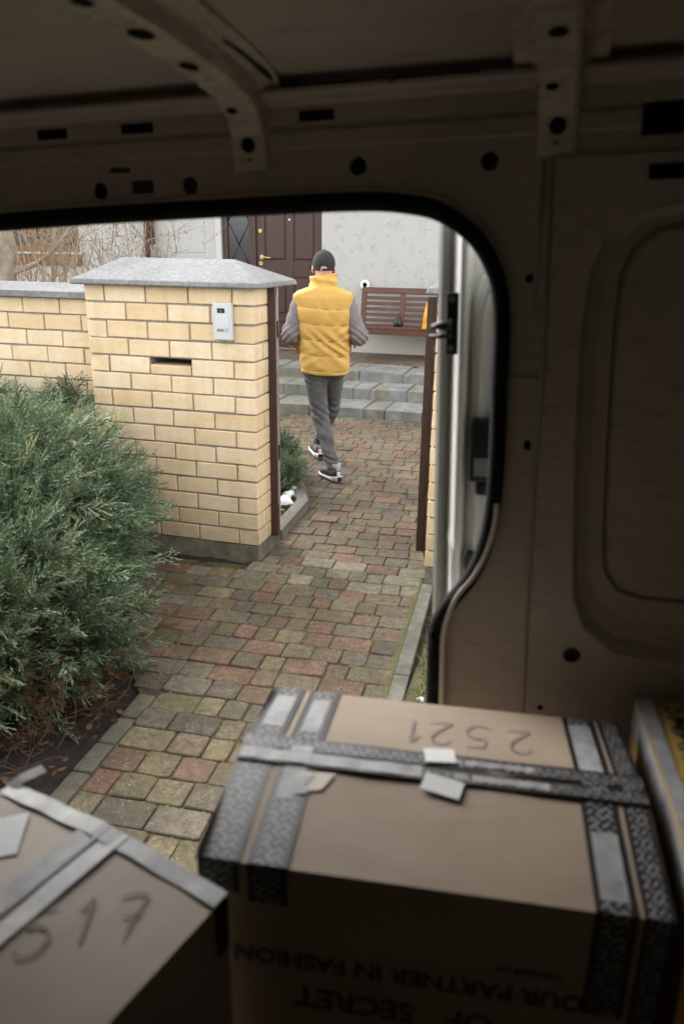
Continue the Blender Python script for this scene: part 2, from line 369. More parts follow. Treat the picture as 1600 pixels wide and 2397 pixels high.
def big_mesh(name, V, T, mat, parent=None, tint=None, smooth=False):
    """numpy triangle soup -> mesh (V: n,3  T: m,3), optional per-vertex tint"""
    me = bpy.data.meshes.new(name)
    V = np.ascontiguousarray(V, np.float32); T = np.ascontiguousarray(T, np.int32)
    me.vertices.add(len(V)); me.vertices.foreach_set('co', V.ravel())
    me.loops.add(T.size); me.loops.foreach_set('vertex_index', T.ravel())
    me.polygons.add(len(T)); me.polygons.foreach_set('loop_start', np.arange(0, T.size, 3, dtype=np.int32))
    try: me.polygons.foreach_set('loop_total', np.full(len(T), 3, np.int32))
    except Exception: pass
    if tint is not None:
        at = me.attributes.new('tint', 'FLOAT', 'POINT'); at.data.foreach_set('value', np.ascontiguousarray(tint, np.float32))
    me.materials.append(M[mat]); me.update(calc_edges=True); me.validate()
    if smooth: me.shade_smooth()
    return link(name, me, parent)
class Soup:
    def __init__(s): s.V = []; s.F = []; s.n = 0
    def add(s, V, F):
        V = [tuple(v) for v in V]; s.V += V; s.F += [tuple(i+s.n for i in f) for f in F]; s.n += len(V)
    def obj(s, name, mat, parent=None, smooth=False): return mk(name, s.V, s.F, mat, parent, smooth)

# ================================================================== ground and paving
def sheet(name, poly, z, mat, parent=None, kind='structure'):
    o = mk(name, [(x, y, z) for x, y in poly], [tuple(range(len(poly)))], mat, parent)
    if kind: o['kind'] = kind
    return o
sheet('ground', [(-60, -60), (60, -60), (60, 60), (-60, 60)], -.06, 'lawn_soil')
sheet('street', [(-40, -7), (40, -7), (40, 1.2), (-40, 1.2)], -.045, 'street_asphalt')

def garden_soil(name, x0, x1, y0, y1, z, amp, n=70, mat='soil'):
    xs = np.linspace(x0, x1, n); ys = np.linspace(y0, y1, n); V = []; F = []
    ph = rng.uniform(0, 6, 8)
    for j, y in enumerate(ys):
        for i, x in enumerate(xs):
            h = sum(math.sin(x*(7+5*k)+ph[k]+y*(3+4*k))*math.cos(y*(6+6*k)-x*3+ph[k+4])/(1+k) for k in range(4))
            V.append((x, y, z + amp*h + rng.normal(0, amp*.25)))
    for j in range(n-1):
        for i in range(n-1):
            a = j*n+i; F.append((a, a+1, a+n+1, a+n))
    o = mk(name, V, F, mat, None, True); o['kind'] = 'structure'; return o
garden_soil('flower_bed_soil', -4.2, -1.55, 1.3, 4.2, -.02, .010)
o = garden_soil('garden_bed_soil', -4.2, -1.72, 4.5, 6.45, .02, .012, 60)
bmx = bmesh.new(); bmx.from_mesh(o.data)
bmesh.ops.delete(bmx, geom=[v for v in bmx.verts if v.co.x > -1.70-max(0, v.co.y-5.0)*.43+.0 or v.co.x > -2.02-max(0, v.co.y-5.75)*1.0], context='VERTS'); bmx.to_mesh(o.data); bmx.free()
garden_soil('verge_soil', -.50, 2.2, 1.4, 3.95, -.018, .008, 40, 'lawn_soil')

PA = R_(3.4); PC = (-1.0, 2.5)
def st(s, t): return (PC[0] - math.sin(PA)*s + math.cos(PA)*t, PC[1] + math.cos(PA)*s + math.sin(PA)*t)
paving = empty('paving', (0, 0, 0)); paving['kind'] = 'structure'
def paver_mesh(L, W, colour, seed):
    r = random.Random(seed); c = .009; hx, hy = L/2, W/2
    base = [(-hx+c, -hy), (hx-c, -hy), (hx, -hy+c), (hx, hy-c), (hx-c, hy), (-hx+c, hy), (-hx, hy-c), (-hx, -hy+c)]
    base = [(x+r.uniform(-.003, .003), y+r.uniform(-.003, .003)) for x, y in base]
    V = []; F = []
    for inset, z in ((0, -.03), (.0005, -.006), (.003, -.0012), (.0065, 0)):
        for x, y in base:
            V.append((x*(1-inset/hx), y*(1-inset/hy), z + (r.uniform(-.0012, .0012) if z > -.01 else 0)))
    for k in range(3):
        for i in range(8):
            j = (i+1) % 8; F.append((k*8+i, k*8+j, k*8+8+j, k*8+8+i))
    F.append(tuple(range(24, 32)))
    me = bpy.data.meshes.new('paver'); me.from_pydata(V, [], F); me.materials.append(M['paver_'+colour]); me.update(); me.shade_smooth(); me.polygons[len(F)-1].use_smooth = False
    return me
RP = .131; JT = .005
pool = {}
def get_paver(L, colour, v):
    k = (round(L, 3), colour, v)
    if k not in pool: pool[k] = paver_mesh(L-JT, RP-JT, colour, hash(k) % 99999)
    return pool[k]
def row_limits(s):
    y = 2.5 + s
    if y < 2.5: tl = -.495
    elif y < 3.92: tl = -.495 - (y-2.5)*.72
    elif y < 4.5: tl = -.53
    elif y < 5.02: tl = -.545
    else: tl = -.55 - (y-5.02)*.32
    if y > 6.2: tl = -1.55
    tr = .447 if y < 3.95 else (.47 if y < 4.5 else 1.0)
    return tl, tr
LENS = [.103, .138, .196]
placed = []
nrow = 0; s = -1.25
while s < 5.62:
    tl, tr = row_limits(s + RP/2); t = tl - (random.uniform(0, .06) if s > 0 and 2.5+s < 3.9 else 0)
    last = None
    while t < tr - .02:
        L = random.choices(LENS, (.34, .36, .30))[0]
        if tr - t - L < .075: L = tr - t
        if L > .23: L = .12
        w = [('red', .20), ('brown', .10), ('olive', .17), ('sand', .12), ('grey', .19), ('dark', .12), ('slate', .10)]
        yy = 2.5 + s
        if 3.72 < yy < 4.12: w = [('pale', .42), ('red', .18), ('slate', .22), ('sand', .10), ('grey', .08)]
        elif yy > 4.4: w = [('red', .26), ('brown', .20), ('olive', .22), ('sand', .08), ('grey', .14), ('dark', .08), ('slate', .02)]
        c = random.choices([a for a, _ in w], [b for _, b in w])[0]
        if c == last and random.random() < .6: c = random.choice([a for a, _ in w])
        last = c
        Lq = min(LENS, key=lambda q: abs(q-L)); sx = L/Lq
        placed.append((s+RP/2, t+L/2, Lq, sx, c, random.randrange(4))); t += L
    s += RP; nrow += 1
placed.sort(key=lambda q: math.hypot(*st(q[0], q[1])))
NP = 300; far = Soup(); far_by = {}
for i, (ps, pt, L, sx, c, v) in enumerate(placed):
    x, y = st(ps, pt); z = random.gauss(0, .0022); me = get_paver(L, c, v)
    rx, ry, rz = random.gauss(0, .010), random.gauss(0, .010), PA + random.gauss(0, .012)
    if i < NP:
        o = link('paver', me, paving, (x, y, z), (rx, ry, rz)); o.scale = (sx, 1, 1)
    else:
        mw = Matrix.Translation((x, y, z)) @ Matrix.Rotation(rz, 4, 'Z') @ Matrix.Rotation(rx, 4, 'X') @ Matrix.Rotation(ry, 4, 'Y') @ Matrix.Diagonal((sx, 1, 1, 1))
        d = far_by.setdefault(c, Soup()); d.add([mw @ vv.co for vv in me.vertices], [tuple(p.vertices) for p in me.polygons])
# the far pavers: one part, one material slot per colour
V = []; F = []; MI = []; mats = []
for ci, (c, d) in enumerate(far_by.items()):
    mats.append(M['paver_'+c]); F += [tuple(i+len(V) for i in f) for f in d.F]; V += d.V; MI += [ci]*len(d.F)
me = bpy.data.meshes.new('far_pavers'); me.from_pydata([tuple(v) for v in V], [], F)
for m_ in mats: me.materials.append(m_)
me.polygons.foreach_set('material_index', MI); me.update(); me.polygons.foreach_set('use_smooth', [len(f) == 4 for f in F])
fo = link('far_pavers', me, paving); fo['kind'] = 'stuff'
jp = [st(-1.3, -.56), st(-1.3, .45), st(1.45, .45), st(1.45, .5), st(2.0, .5), st(2.0, 1.05), st(5.6, 1.05), st(5.6, -1.7), st(3.55, -1.7), st(3.55, -.95), st(2.5, -.58), st(1.45, -.56), st(1.45, -1.6), st(.0, -.56)]
jo = mk('joint_sand', [(x, y, -.0085) for x, y in jp], [tuple(range(len(jp)))], 'joint', paving)

# moss tufts pressed into the joints along the kerb
def moss(name, n, seed):
    r = np.random.default_rng(seed); V = []; T = []; tint = []
    for _ in range(n):
        if r.random() < .5:
            s_ = r.uniform(-.1, 1.5); t_ = .445 - abs(r.normal(0, .012))
        else:
            q = placed[int(r.integers(0, min(700, len(placed))))]
            if q[1] < -.1 and r.random() < .75: continue
            if r.random() < .5: s_, t_ = q[0]+RP/2+r.normal(0, .003), q[1]+r.uniform(-.07, .07)
            else: s_, t_ = q[0]+r.uniform(-.06, .06), q[1]+q[2]*q[3]/2+r.normal(0, .003)
        x, y = st(s_, t_); rad = r.uniform(.004, .009); h = r.uniform(.004, .009); b = len(V); k = 6
        V.append((x, y, -.003+h*.8)); tint.append(r.uniform(0, .45))
        for a in range(k):
            an = a*2*math.pi/k + r.uniform(-.3, .3); V.append((x+rad*math.cos(an)*r.uniform(.7, 1.4), y+rad*math.sin(an)*r.uniform(.7, 1.4), -.008)); tint.append(r.uniform(0, .5))
        for a in range(k): T.append((b, b+1+a, b+1+(a+1) % k))
    o = big_mesh(name, np.array(V), np.array(T), 'grass_blade', None, np.array(tint)); return tag(o, 'yellow green moss growing in the joints between the pavers', 'moss', kind='stuff')
moss('joint_moss', 5200, 3)

# kerbs: each stone its own object
def kerb_run(name, pts, width, zt, zb, length, label, mat='kerb_concrete', bev=.006):
    root = empty(name, (pts[0][0], pts[0][1], 0)); tag(root, label, 'kerb')
    for a, b in zip(pts[:-1], pts[1:]):
        a = Vector(a); b = Vector(b); d = b-a; n = max(1, round(d.length/length)); ang = math.atan2(d.y, d.x); l = d.length/n
        for i in range(n):
            c = a + d*((i+.5)/n)
            o = box('kerb_stone', (-l/2+.002, -width/2, zb), (l/2-.002, width/2, zt), mat, root, bev, 2)
            o.location = (c.x-pts[0][0], c.y-pts[0][1], random.uniform(-.003, .003)); o.rotation_euler = (0, 0, ang+random.gauss(0, .004))
    return root
kr = kerb_run('path_kerb', [st(-1.1, .482), st(1.43, .482)], .066, .004, -.15, .5, 'straight grey concrete kerb on the right of the path beside the grass')
kerb_run('bed_edging', [st(-1.2, -.540), st(.02, -.538)], .080, -.001, -.12, .17, 'low worn edging stones between the soil under the big juniper and the path', 'edging_stone', .012)
kerb_run('garden_kerb', [(-1.665, 4.36), (-1.70, 5.0), (-2.02, 5.75), (-2.6, 6.35), (-3.3, 6.5)], .085, .065, -.1, .65, 'angled concrete kerb behind the gate edging the small planted bed')

# ================================================================== brickwork
ZR = lambda k: 1.4845 - .09875*k          # underside of brick course k
BH = .0882
_bm = {}
def brick_mesh(sx, sy, sz=BH):
    k = (round(sx, 4), round(sy, 4), round(sz, 4), random.randrange(6))
    if k not in _bm:
        bm = bmesh.new(); bbox_bm(bm, (-sx/2, -sy/2, -sz/2), (sx/2, sy/2, sz/2), .003)
        rb = random.Random(str(k))
        for v in bm.verts:
            chip = rb.uniform(.003, .008) if rb.random() < .07 else 0
            v.co += Vector((rb.gauss(0, .0007), rb.gauss(0, .0007), rb.gauss(0, .0007))) - v.co.normalized()*chip
        me = bpy.data.meshes.new('brick'); bm.to_mesh(me); bm.free(); me.materials.append(M['brick']); _bm[k] = me
    return _bm[k]
def brick(root, x0, x1, y0, y1, z0, h=BH):
    j = .0016
    o = link('brick', brick_mesh(x1-x0, y1-y0, h), root)
    o.location = Vector(((x0+x1)/2, (y0+y1)/2 + random.gauss(0, j*.6), z0+h/2 + random.gauss(0, .0008))) - root.location
    o.rotation_euler = (random.gauss(0, .003), random.gauss(0, .003), random.gauss(0, .003)); return o
def hip_cap(root, x0, x1, y0, y1, z0, z1, zr, rx0, rx1, name='cap'):
    ym = (y0+y1)/2; e = .018
    V = [(x0+.008, y0+.008, z0), (x1-.008, y0+.008, z0), (x1-.008, y1-.008, z0), (x0+.008, y1-.008, z0),
         (x0, y0, z0+.006), (x1, y0, z0+.006), (x1, y1, z0+.006), (x0, y1, z0+.006),
         (x0+e*.5, y0+e*.5, z1), (x1-e*.5, y0+e*.5, z1), (x1-e*.5, y1-e*.5, z1), (x0+e*.5, y1-e*.5, z1),
         (rx0, ym-.012, zr), (rx1, ym-.012, zr), (rx1, ym+.012, zr), (rx0, ym+.012, zr)]
    F = [(3, 2, 1, 0)]
    for b in (0, 4, 8):
        for i in range(4): F.append((b+i, b+(i+1) % 4, b+4+(i+1) % 4, b+4+i))
    F.append((12, 13, 14, 15))
    o = mk(name, [Vector(v)-root.location for v in V], F, 'cap_concrete', root); md = o.modifiers.new('b', 'BEVEL'); md.width = .005; md.segments = 2; return o

PD = .38
def gate_pillar(x0, yf, label, slot=False, cap=None, rows=range(15)):
    W, Dp = 1.03, PD; x1 = x0+W; yb = yf+Dp
    root = empty('gate_pillar', (x0+W/2, yf+Dp/2, 0)); tag(root, label, 'pillar')
    for k in rows:
        z = ZR(k)+.0005
        if k % 2 == 0:
            xs = [x0, x0+.13, x0+.39, x0+.65, x0+.91]; ws = [.12, .25, .25, .25, .12]; ds = [.25, .12, .12, .12, .25]
            for i, (x, w, d) in enumerate(zip(xs, ws, ds)):
                if slot and k == 4 and i == 2: brick(root, x, x+w, yf, yf+d, z, .050); continue
                brick(root, x, x+w, yf, yf+d, z)
            for x in (x0, x1-.12): brick(root, x, x+.12, yf+.26, yb, z)
            for x in xs[1:4]: brick(root, x, x+.25, yb-.12, yb, z) if k in (0,) else None
        else:
            for i in range(4): brick(root, x0+.26*i, x0+.26*i+.25, yf, yf+.12, z)
            for x in (x0, x1-.12):
                brick(root, x, x+.12, yf+.13, yb, z)
    # mortar body, recessed behind the brick faces, hollow behind the letter slot
    g = .011; bm = bmesh.new(); zb, zt = ZR(14)-.004, ZR(0)+BH+.006
    L0, L1, Z0, Z1 = x0+.385, x0+.645, ZR(4)+.048, ZR(4)+BH+.004
    if slot:
        bbox_bm(bm, (x0+g, yf+g, zb), (x1-g, yb-g, Z0)); bbox_bm(bm, (x0+g, yf+g, Z1), (x1-g, yb-g, zt))
        bbox_bm(bm, (x0+g, yf+g, Z0), (L0, yb-g, Z1)); bbox_bm(bm, (L1, yf+g, Z0), (x1-g, yb-g, Z1)); bbox_bm(bm, (L0, yf+.25, Z0), (L1, yb-g, Z1))
    else: bbox_bm(bm, (x0+g, yf+g, zb), (x1-g, yb-g, zt))
    for v in bm.verts: v.co -= root.location
    bm_obj('mortar_core', bm, 'mortar', root)
    pl = box('plinth', (x0+.004-root.location.x, yf+.006-root.location.y, -.12), (x1-.004-root.location.x, yb-.01-root.location.y, ZR(14)-.006), 'plinth_concrete', root, .008, 2)
    hip_cap(root, x0-.055, x1+.062, yf-.06, yb+.17, 1.574, 1.604, 1.717, x0+.115, x1-.21)
    return root
pil = gate_pillar(-2.652, 3.964, 'cream brick gate pillar with letter slot and hipped concrete cap left of the gate', True)
pilr = gate_pillar(-.63, 3.962, 'cream brick gate pillar mostly hidden behind the open van door')

# boundary wall to the left of the pillar
XW0, YWF = -5.6, 4.165
wall = empty('brick_wall', (-3.9, 4.29, 0)); tag(wall, 'low cream brick garden wall with grey coping, left of the gate pillar', 'wall')
for k in range(1, 15):
    z = ZR(k)+.0005; j0 = -2.708 if k % 2 else -2.828
    edges = [-2.650]; x = j0
    while x > XW0: edges.append(x); x -= .26
    edges.append(XW0)
    for i in range(len(edges)-1):
        b, a = edges[i], edges[i+1]
        b2 = b if i == 0 else b-.005; a2 = a+.005
        if b2-a2 > .02: brick(wall, a2, b2, YWF, YWF+.12, z)
box('mortar_core', (XW0+3.9, YWF+.011-4.29, ZR(14)-.004), (-2.65+3.9, YWF+.245-4.29, ZR(0)+.0), 'mortar', wall)
box('plinth', (XW0+3.9, YWF+.006-4.29, -.12), (-2.66+3.9, YWF+.24-4.29, ZR(14)-.006), 'plinth_concrete', wall, .006)
yc0, yc1 = YWF-.055, YWF+.31
for i in range(4):
    a = -2.653-.75*(i+1); b = -2.653-.75*i-.004
    V, F = extrude_profile([(yc0+.01, 1.4775), (yc0, 1.483), (yc0+.004, 1.517), ((yc0+yc1)/2-.01, 1.560), ((yc0+yc1)/2+.01, 1.560), (yc1-.004, 1.517), (yc1, 1.483), (yc1-.01, 1.4775)], a+3.9, b+3.9)
    mk('coping_stone', [(x, y-4.29, z) for x, y, z in V], F, 'cap_concrete', wall)

# ================================================================== intercom on the pillar
ic = empty('intercom', (-1.792, 3.955, 1.300)); tag(ic, 'silver intercom panel with camera window, screwed to the brick pillar', 'intercom')
box('housing', (-.056, -.026, 0), (.056, .006, .200), 'alu_silver', ic, .006, 3)
box('front_plate', (-.044, -.0285, .004), (.040, -.024, .196), 'alu_silver', ic, .002, 2)
cw = box('camera_window', (-.026, -.0305, .145), (.018, -.0275, .170), 'glass_dark', ic, .001)
V, F = tube_geo([(-.004, -.0322, .157), (-.004, -.0300, .157)], .004, 10); mk('lens', V, F, 'alu_dark', cw)
sg = empty('speaker_grille', (0, 0, 0)); sg.parent = ic
for i in range(5):
    for j in range(5):
        V, F = tube_geo([(-.030+i*.0135, -.0302, .088+j*.0095), (-.030+i*.0135, -.0280, .088+j*.0095)], .0030, 6); mk('speaker_hole', V, F, 'white_dot', sg)
box('name_plate', (-.032, -.0302, .047), (.010, -.0280, .062), 'alu_dark', ic, .001)
V, F = tube_geo([(.022, -.0325, .055), (.022, -.0280, .055)], .0075, 14); cb = mk('call_button', V, F, 'alu_silver', ic)
V, F = tube_geo([(.022, -.0312, .055), (.022, -.0278, .055)], .0092, 14); mk('button_ring', V, F, 'alu_dark', cb)
V, F = tube_geo([(-.026, -.0300, .022), (-.026, -.0280, .022)], .002, 8); mk('microphone_hole', V, F, 'alu_dark', ic)

# ================================================================== gate posts and leaf
gp = empty('gate_post', (-1.60, 4.187, 0)); tag(gp, 'brown steel gate post fixed to the pillar with the intercom', 'gate post')
box('post', (-.021, -.021, .096), (.022, .021, 1.572), 'gate_steel', gp, .003, 2)
box('latch_strip', (.0225, -.012, .30), (.0265, .026, 1.53), 'gate_steel_grey', gp, .001)
for z in (.58, 1.30): box('keeper', (.0262, -.006, z), (.0285, .016, z+.09), 'hole_black', gp)
gq = empty('gate_post', (-.652, 4.19, 0)); tag(gq, 'brown steel gate post on the right of the gate, beside the open van door', 'gate post')
box('post', (-.020, -.020, .070), (.022, .020, 1.560), 'gate_steel', gq, .003, 2)
gl = empty('gate_leaf', (-.705, 4.24, 0)); tag(gl, 'narrow brown steel gate leaf swung open inwards, edge on beside the right post', 'gate')
box('leaf_stile', (-.026, 0, .075), (.022, .045, 1.545), 'gate_steel', gl, .003, 2)
box('leaf_stile', (-.022, .88, .075), (.020, .925, 1.545), 'gate_steel', gl, .003, 2)
for z in (.12, 1.46): box('leaf_rail', (-.020, .045, z), (.018, .88, z+.05), 'gate_steel', gl, .002)
for i in range(9): box('leaf_slat', (-.008, .05+i*.092, .17), (.008, .05+i*.092+.075, 1.46), 'gate_steel', gl, .002)
for z in (.35, 1.20): V, F = tube_geo([(.030, -.01, z), (.030, -.01, z+.09)], .009, 10); mk('hinge', V, F, 'gate_steel', gl, True)

# ================================================================== house
YH = 10.943; ZP = .352
def panel_xz(name, outer, holes, y0, y1, mat, parent=None):
    bm = bmesh.new(); loops = []
    for lp in [outer]+holes:
        vs = [bm.verts.new((x, y0, z)) for x, z in lp]; loops.append(vs)
        for i in range(len(vs)): bm.edges.new((vs[i], vs[(i+1) % len(vs)]))
    bmesh.ops.triangle_fill(bm, use_beauty=True, use_dissolve=False, edges=bm.edges[:])
    if y1 != y0:
        ret = bmesh.ops.extrude_face_region(bm, geom=bm.faces[:]); 
        for v in [g for g in ret['geom'] if isinstance(g, bmesh.types.BMVert)]: v.co.y += y1-y0
    return bm_obj(name, bm, mat, parent)
house = empty('house', (-3, YH, 0)); tag(house, 'white plastered house with brown front door behind the man', 'house')
def H(o): o.location = Vector(o.location) - house.location; o.parent = house; return o
DZ = 2.62
H(panel_xz('wall', [(-11.5, -.1), (1.6, -.1), (1.6, 5.6), (-11.5, 5.6)],
           [[(-5.0, ZP), (-3.425, ZP), (-3.425, DZ), (-5.0, DZ)], [(-9.0, 1.62), (-7.33, 1.62), (-7.33, 3.0), (-9.0, 3.0)]], YH, YH+.32, 'plaster'))
rf = mk('roof', [(-12, YH-.35, 5.5), (2.1, YH-.35, 5.5), (2.1, YH+4.5, 8.0), (-12, YH+4.5, 8.0), (2.1, YH+9, 5.5), (-12, YH+9, 5.5)], [(0, 1, 2, 3), (3, 2, 4, 5)], 'gate_steel'); H(rf)
mdf = rf.modifiers.new('s', 'SOLIDIFY'); mdf.thickness = .15
H(box('back_wall', (-11.5, YH+8.4, -.1), (1.6, YH+8.6, 5.6), 'plaster')); H(box('gable', (-11.5, YH+.32, -.1), (-11.2, YH+8.4, 5.6), 'plaster')); H(box('gable', (1.3, YH+.32, -.1), (1.6, YH+8.4, 5.6), 'plaster'))
# front door
dr = empty('front_door', (0, 0, 0)); H(dr)
def D(o): o.parent = dr; return o
YD = YH+.055
D(box('door_slab', (-4.43, YD+.02, ZP+.01), (-3.47, YD+.06, DZ-.04), 'door_wood'))
for a, b in ((-4.43, -4.305), (-3.98, -3.865), (-3.548, -3.47)): D(box('stile', (a, YD, ZP+.012), (b, YD+.021, DZ-.042), 'door_wood', None, .004))
for cx0, cx1 in ((-4.305, -3.98), (-3.865, -3.548)):
    for z0, z1 in ((ZP+.012, .50), (.74, .835), (1.375, 1.585), (2.47, DZ-.042)): D(box('door_rail', (cx0+.0005, YD+.0015, z0), (cx1-.0005, YD+.021, z1), 'door_wood', None, .003))
    for z0, z1 in ((.515, .725), (.85, 1.36), (1.60, 2.455)): D(box('door_panel', (cx0+.022, YD+.004, z0+.012), (cx1-.022, YD+.022, z1-.012), 'door_wood', None, .013, 2))
for a, b in ((-4.485, -4.432), (-3.468, -3.427)): D(box('door_jamb', (a, YD-.03, ZP+.004), (b, YD+.07, DZ-.003), 'door_wood', None, .003))
D(box('door_head', (-4.431, YD-.029, DZ-.038), (-3.469, YD+.07, DZ-.004), 'door_wood', None, .003))
hd = empty('door_handle', (0, 0, 0)); hd.parent = dr
V, F = tube_geo([(-4.352, YD-.004, 1.640), (-4.352, YD+.002, 1.640)], .030, 20); mk('rosette', V, F, 'brass', hd)
V, F = tube_geo(spline([(-4.352, YD-.001, 1.640), (-4.352, YD-.045, 1.640), (-4.33, YD-.058, 1.639), (-4.26, YD-.06, 1.634), (-4.195, YD-.058, 1.628)], 4), .011, 10); mk('lever', V, F, 'brass', hd, True)
for z in (1.996, 1.552):
    V, F = tube_geo([(-4.366, YD-.006, z), (-4.366, YD+.002, z)], .026, 20); lk = mk('lock_rosette', V, F, 'brass', dr)
    V, F = tube_geo([(-4.366, YD-.0085, z), (-4.366, YD-.005, z)], .010, 12); mk('keyhole', V, F, 'hole_black', lk)
V, F = tube_geo([(-3.924, YD-.006, 2.147), (-3.924, YD+.002, 2.147)], .015, 14); mk('peephole', V, F, 'alu_silver', dr)
# sidelight window beside the door
sl = empty('side_window', (0, 0, 0)); H(sl)
for a, b in ((-4.955, -4.875), (-4.535, -4.487)): box('window_stile', (a, YD-.02, ZP+.005), (b, YD+.05, DZ-.004), 'door_wood', sl, .003)
for z0, z1 in ((ZP+.005, ZP+.12), (1.15, 1.23), (DZ-.09, DZ-.004)): box('window_rail', (-4.8745, YD-.018, z0), (-4.5355, YD+.048, z1), 'door_wood', sl, .003)
box('pane', (-4.8745, YD+.012, ZP+.121), (-4.5355, YD+.018, DZ-.091), 'glass_dark', sl)
for i in range(3):
    zc = 1.50 + i*.62; x0, x1, xm = -4.873, -4.537, -4.705
    for a, b in (((x0, zc), (xm, zc+.31)), ((xm, zc+.31), (x1, zc)), ((x0, zc), (xm, zc-.31)), ((xm, zc-.31), (x1, zc))):
        if min(a[1], b[1]) < 1.235 or max(a[1], b[1]) > DZ-.095: continue
        tube('lead_bar', [(a[0], YD+.010, a[1]), (b[0], YD+.010, b[1])], .009, 'black_plastic', sl, 6)
H(box('wall_trim', (-5.045, YH-.012, ZP), (-4.957, YH+.05, DZ+.05), 'trim_grey', None, .004))
# left window
w1 = empty('window', (0, 0, 0)); H(w1)
for a, b in ((-9.0, -8.90), (-8.22, -8.13), (-7.43, -7.332)): box('window_frame', (a, YH+.05, 1.66), (b, YH+.13, 2.998), 'window_wood', w1, .004)
for z0, z1 in ((1.66, 1.76), (2.90, 2.997)):
    for a, b in ((-8.8995, -8.2205), (-8.1295, -7.4305)): box('window_rail', (a, YH+.052, z0), (b, YH+.128, z1), 'window_wood', w1, .004)
for a, b in ((-8.8995, -8.2205), (-8.1295, -7.4305)): box('pane', (a, YH+.085, 1.7605), (b, YH+.092, 2.8995), 'glass_dark', w1)
box('sill', (-9.08, YH-.10, 1.625), (-7.27, YH+.14, 1.658), 'trim_grey', w1, .005)
box('sill_board', (-9.06, YH-.06, 1.47), (-7.29, YH-.002, 1.622), 'window_wood', w1, .005)
dp = empty('drainpipe', (-6.07, YH-.09, 0)); tag(dp, 'dark brown drainpipe on the house wall behind the bare twigs', 'drainpipe')
tube('pipe', [(0, 0, 0), (0, 0, 5.3)], .075, 'door_wood', dp, 14)
for z in (.8, 2.3, 4.0): tube('pipe_clip', [(0, 0, z), (0, 0, z+.035)], .083, 'black_plastic', dp, 14)
stk = empty('garden_stake', (-4.98, 9.0, 0)); tag(stk, 'weathered wooden stake between the shrubs in front of the house', 'stake')
box('stake_post', (-.035, -.03, -.1), (.035, .03, 1.78), 'trunk_bark', stk, .006)

# ================================================================== porch and steps
porch = empty('porch_steps', (-2.4, 9.0, 0)); tag(porch, 'three grey concrete block steps up to the tiled porch', 'steps')
def Pp(o): o.location = Vector(o.location) - porch.location; o.parent = porch; return o
XS0, XS1 = -5.3, -.55
bms = {}
for si, (y0, y1, z0, z1, off) in enumerate(((8.160, 8.70, -.05, .104, .08), (8.694, 9.20, .05, .233, .0), (9.193, 9.86, .18, .352, .13))):
    w = .2115; x = XS0+off
    while x < XS1:
        mt = random.choice(['step_block', 'step_block', 'step_block_mossy']) if si else random.choice(['step_block_mossy', 'step_block'])
        k = (si, mt)
        if k not in bms:
            bm = bmesh.new(); bbox_bm(bm, (-w/2+.004, y0, z0), (w/2-.004, y1-.004, z1), .008, 2); mme = bpy.data.meshes.new('step_block'); bm.to_mesh(mme); bm.free(); mme.materials.append(M[mt]); bms[k] = mme
        o = link('step_block', bms[k]); o.location = (x+w/2, random.gauss(0, .002), random.gauss(0, .0012)); o.rotation_euler = (0, 0, random.gauss(0, .003)); Pp(o)
        x += w
Pp(box('step_core', (XS0, 8.19, -.05), (XS1, 8.70, .085), 'mortar')); Pp(box('step_core', (XS0, 8.71, -.05), (XS1, 9.20, .21), 'mortar')); Pp(box('step_core', (XS0, 9.22, -.05), (XS1, YH-.003, .325), 'mortar'))
V = []; F = []; MI = []; pc = ['red', 'grey', 'slate', 'olive', 'dark', 'brown']
y = 9.864; ri = 0
while y < YH-.02:
    x = XS0 + (ri % 2)*.07
    while x < XS1:
        L = random.choice((.10, .14, .20)); d = .105; c = random.choices(range(6), (.38, .2, .25, .04, .1, .03))[0]
        b = len(V); z = .352 + random.gauss(0, .001); g = .003
        ye = min(y+d-g, YH-.004)
        for zz, i_ in ((.33, 0), (z-.003, 0), (z, .004)):
            V += [(x+g+i_, y+i_, zz), (x+L-i_, y+i_, zz), (x+L-i_, ye-i_, zz), (x+g+i_, ye-i_, zz)]
        for q in (0, 4):
            for i in range(4): F.append((b+q+i, b+q+(i+1) % 4, b+q+4+(i+1) % 4, b+q+4+i)); MI.append(c)
        F.append((b+8, b+9, b+10, b+11)); MI.append(c); x += L
    y += .108; ri += 1
me = bpy.data.meshes.new('porch_tiles'); me.from_pydata(V, [], F)
for c in pc: me.materials.append(M['paver_'+c])
me.polygons.foreach_set('material_index', MI); me.update(); o = link('porch_tiles', me); o['kind'] = 'stuff'; Pp(o)

# ================================================================== bench by the house wall
bench = empty('bench', (-1.98, 10.5, ZP)); tag(bench, 'dark brown slatted wooden bench against the white house wall', 'bench')
bx0, bx1 = -.79, .95
for i in range(4): box('seat_slat', (bx0, -.26+i*.115, .405), (bx1, -.26+i*.115+.105, .435), 'bench_wood', bench, .006)
box('seat_apron', (bx0+.02, -.262, .335), (bx1-.02, -.235, .403), 'bench_wood', bench, .004)
back = empty('backrest', (0, .17, .44), (R_(-9), 0, 0)); back.parent = bench
box('top_rail', (bx0, -.02, .405), (bx1, .022, .485), 'bench_wood', back, .006)
for i in range(5): box('back_slat', (bx0+.07, -.008, .025+i*.075), (bx1-.07, .010, .070+i*.075), 'bench_wood', back, .004)
for x in (bx0, -.245, .35, bx1-.07): box('back_post', (x, -.018, -.03), (x+.07, .020, .404), 'bench_wood', back, .004)
for x in (bx1-.30, bx1-.10):
    for y in (-.24, .14): box('leg', (x, y, 0), (x+.07, y+.06, .404), 'bench_wood', bench, .004)
    box('side_rail', (x+.012, -.18, .30), (x+.055, .139, .36), 'bench_wood', bench, .004)
for x in (bx0+.05, bx0+.62): box('wall_bracket', (x, -.20, .372), (x+.03, .44, .404), 'bench_wood', bench, .003)
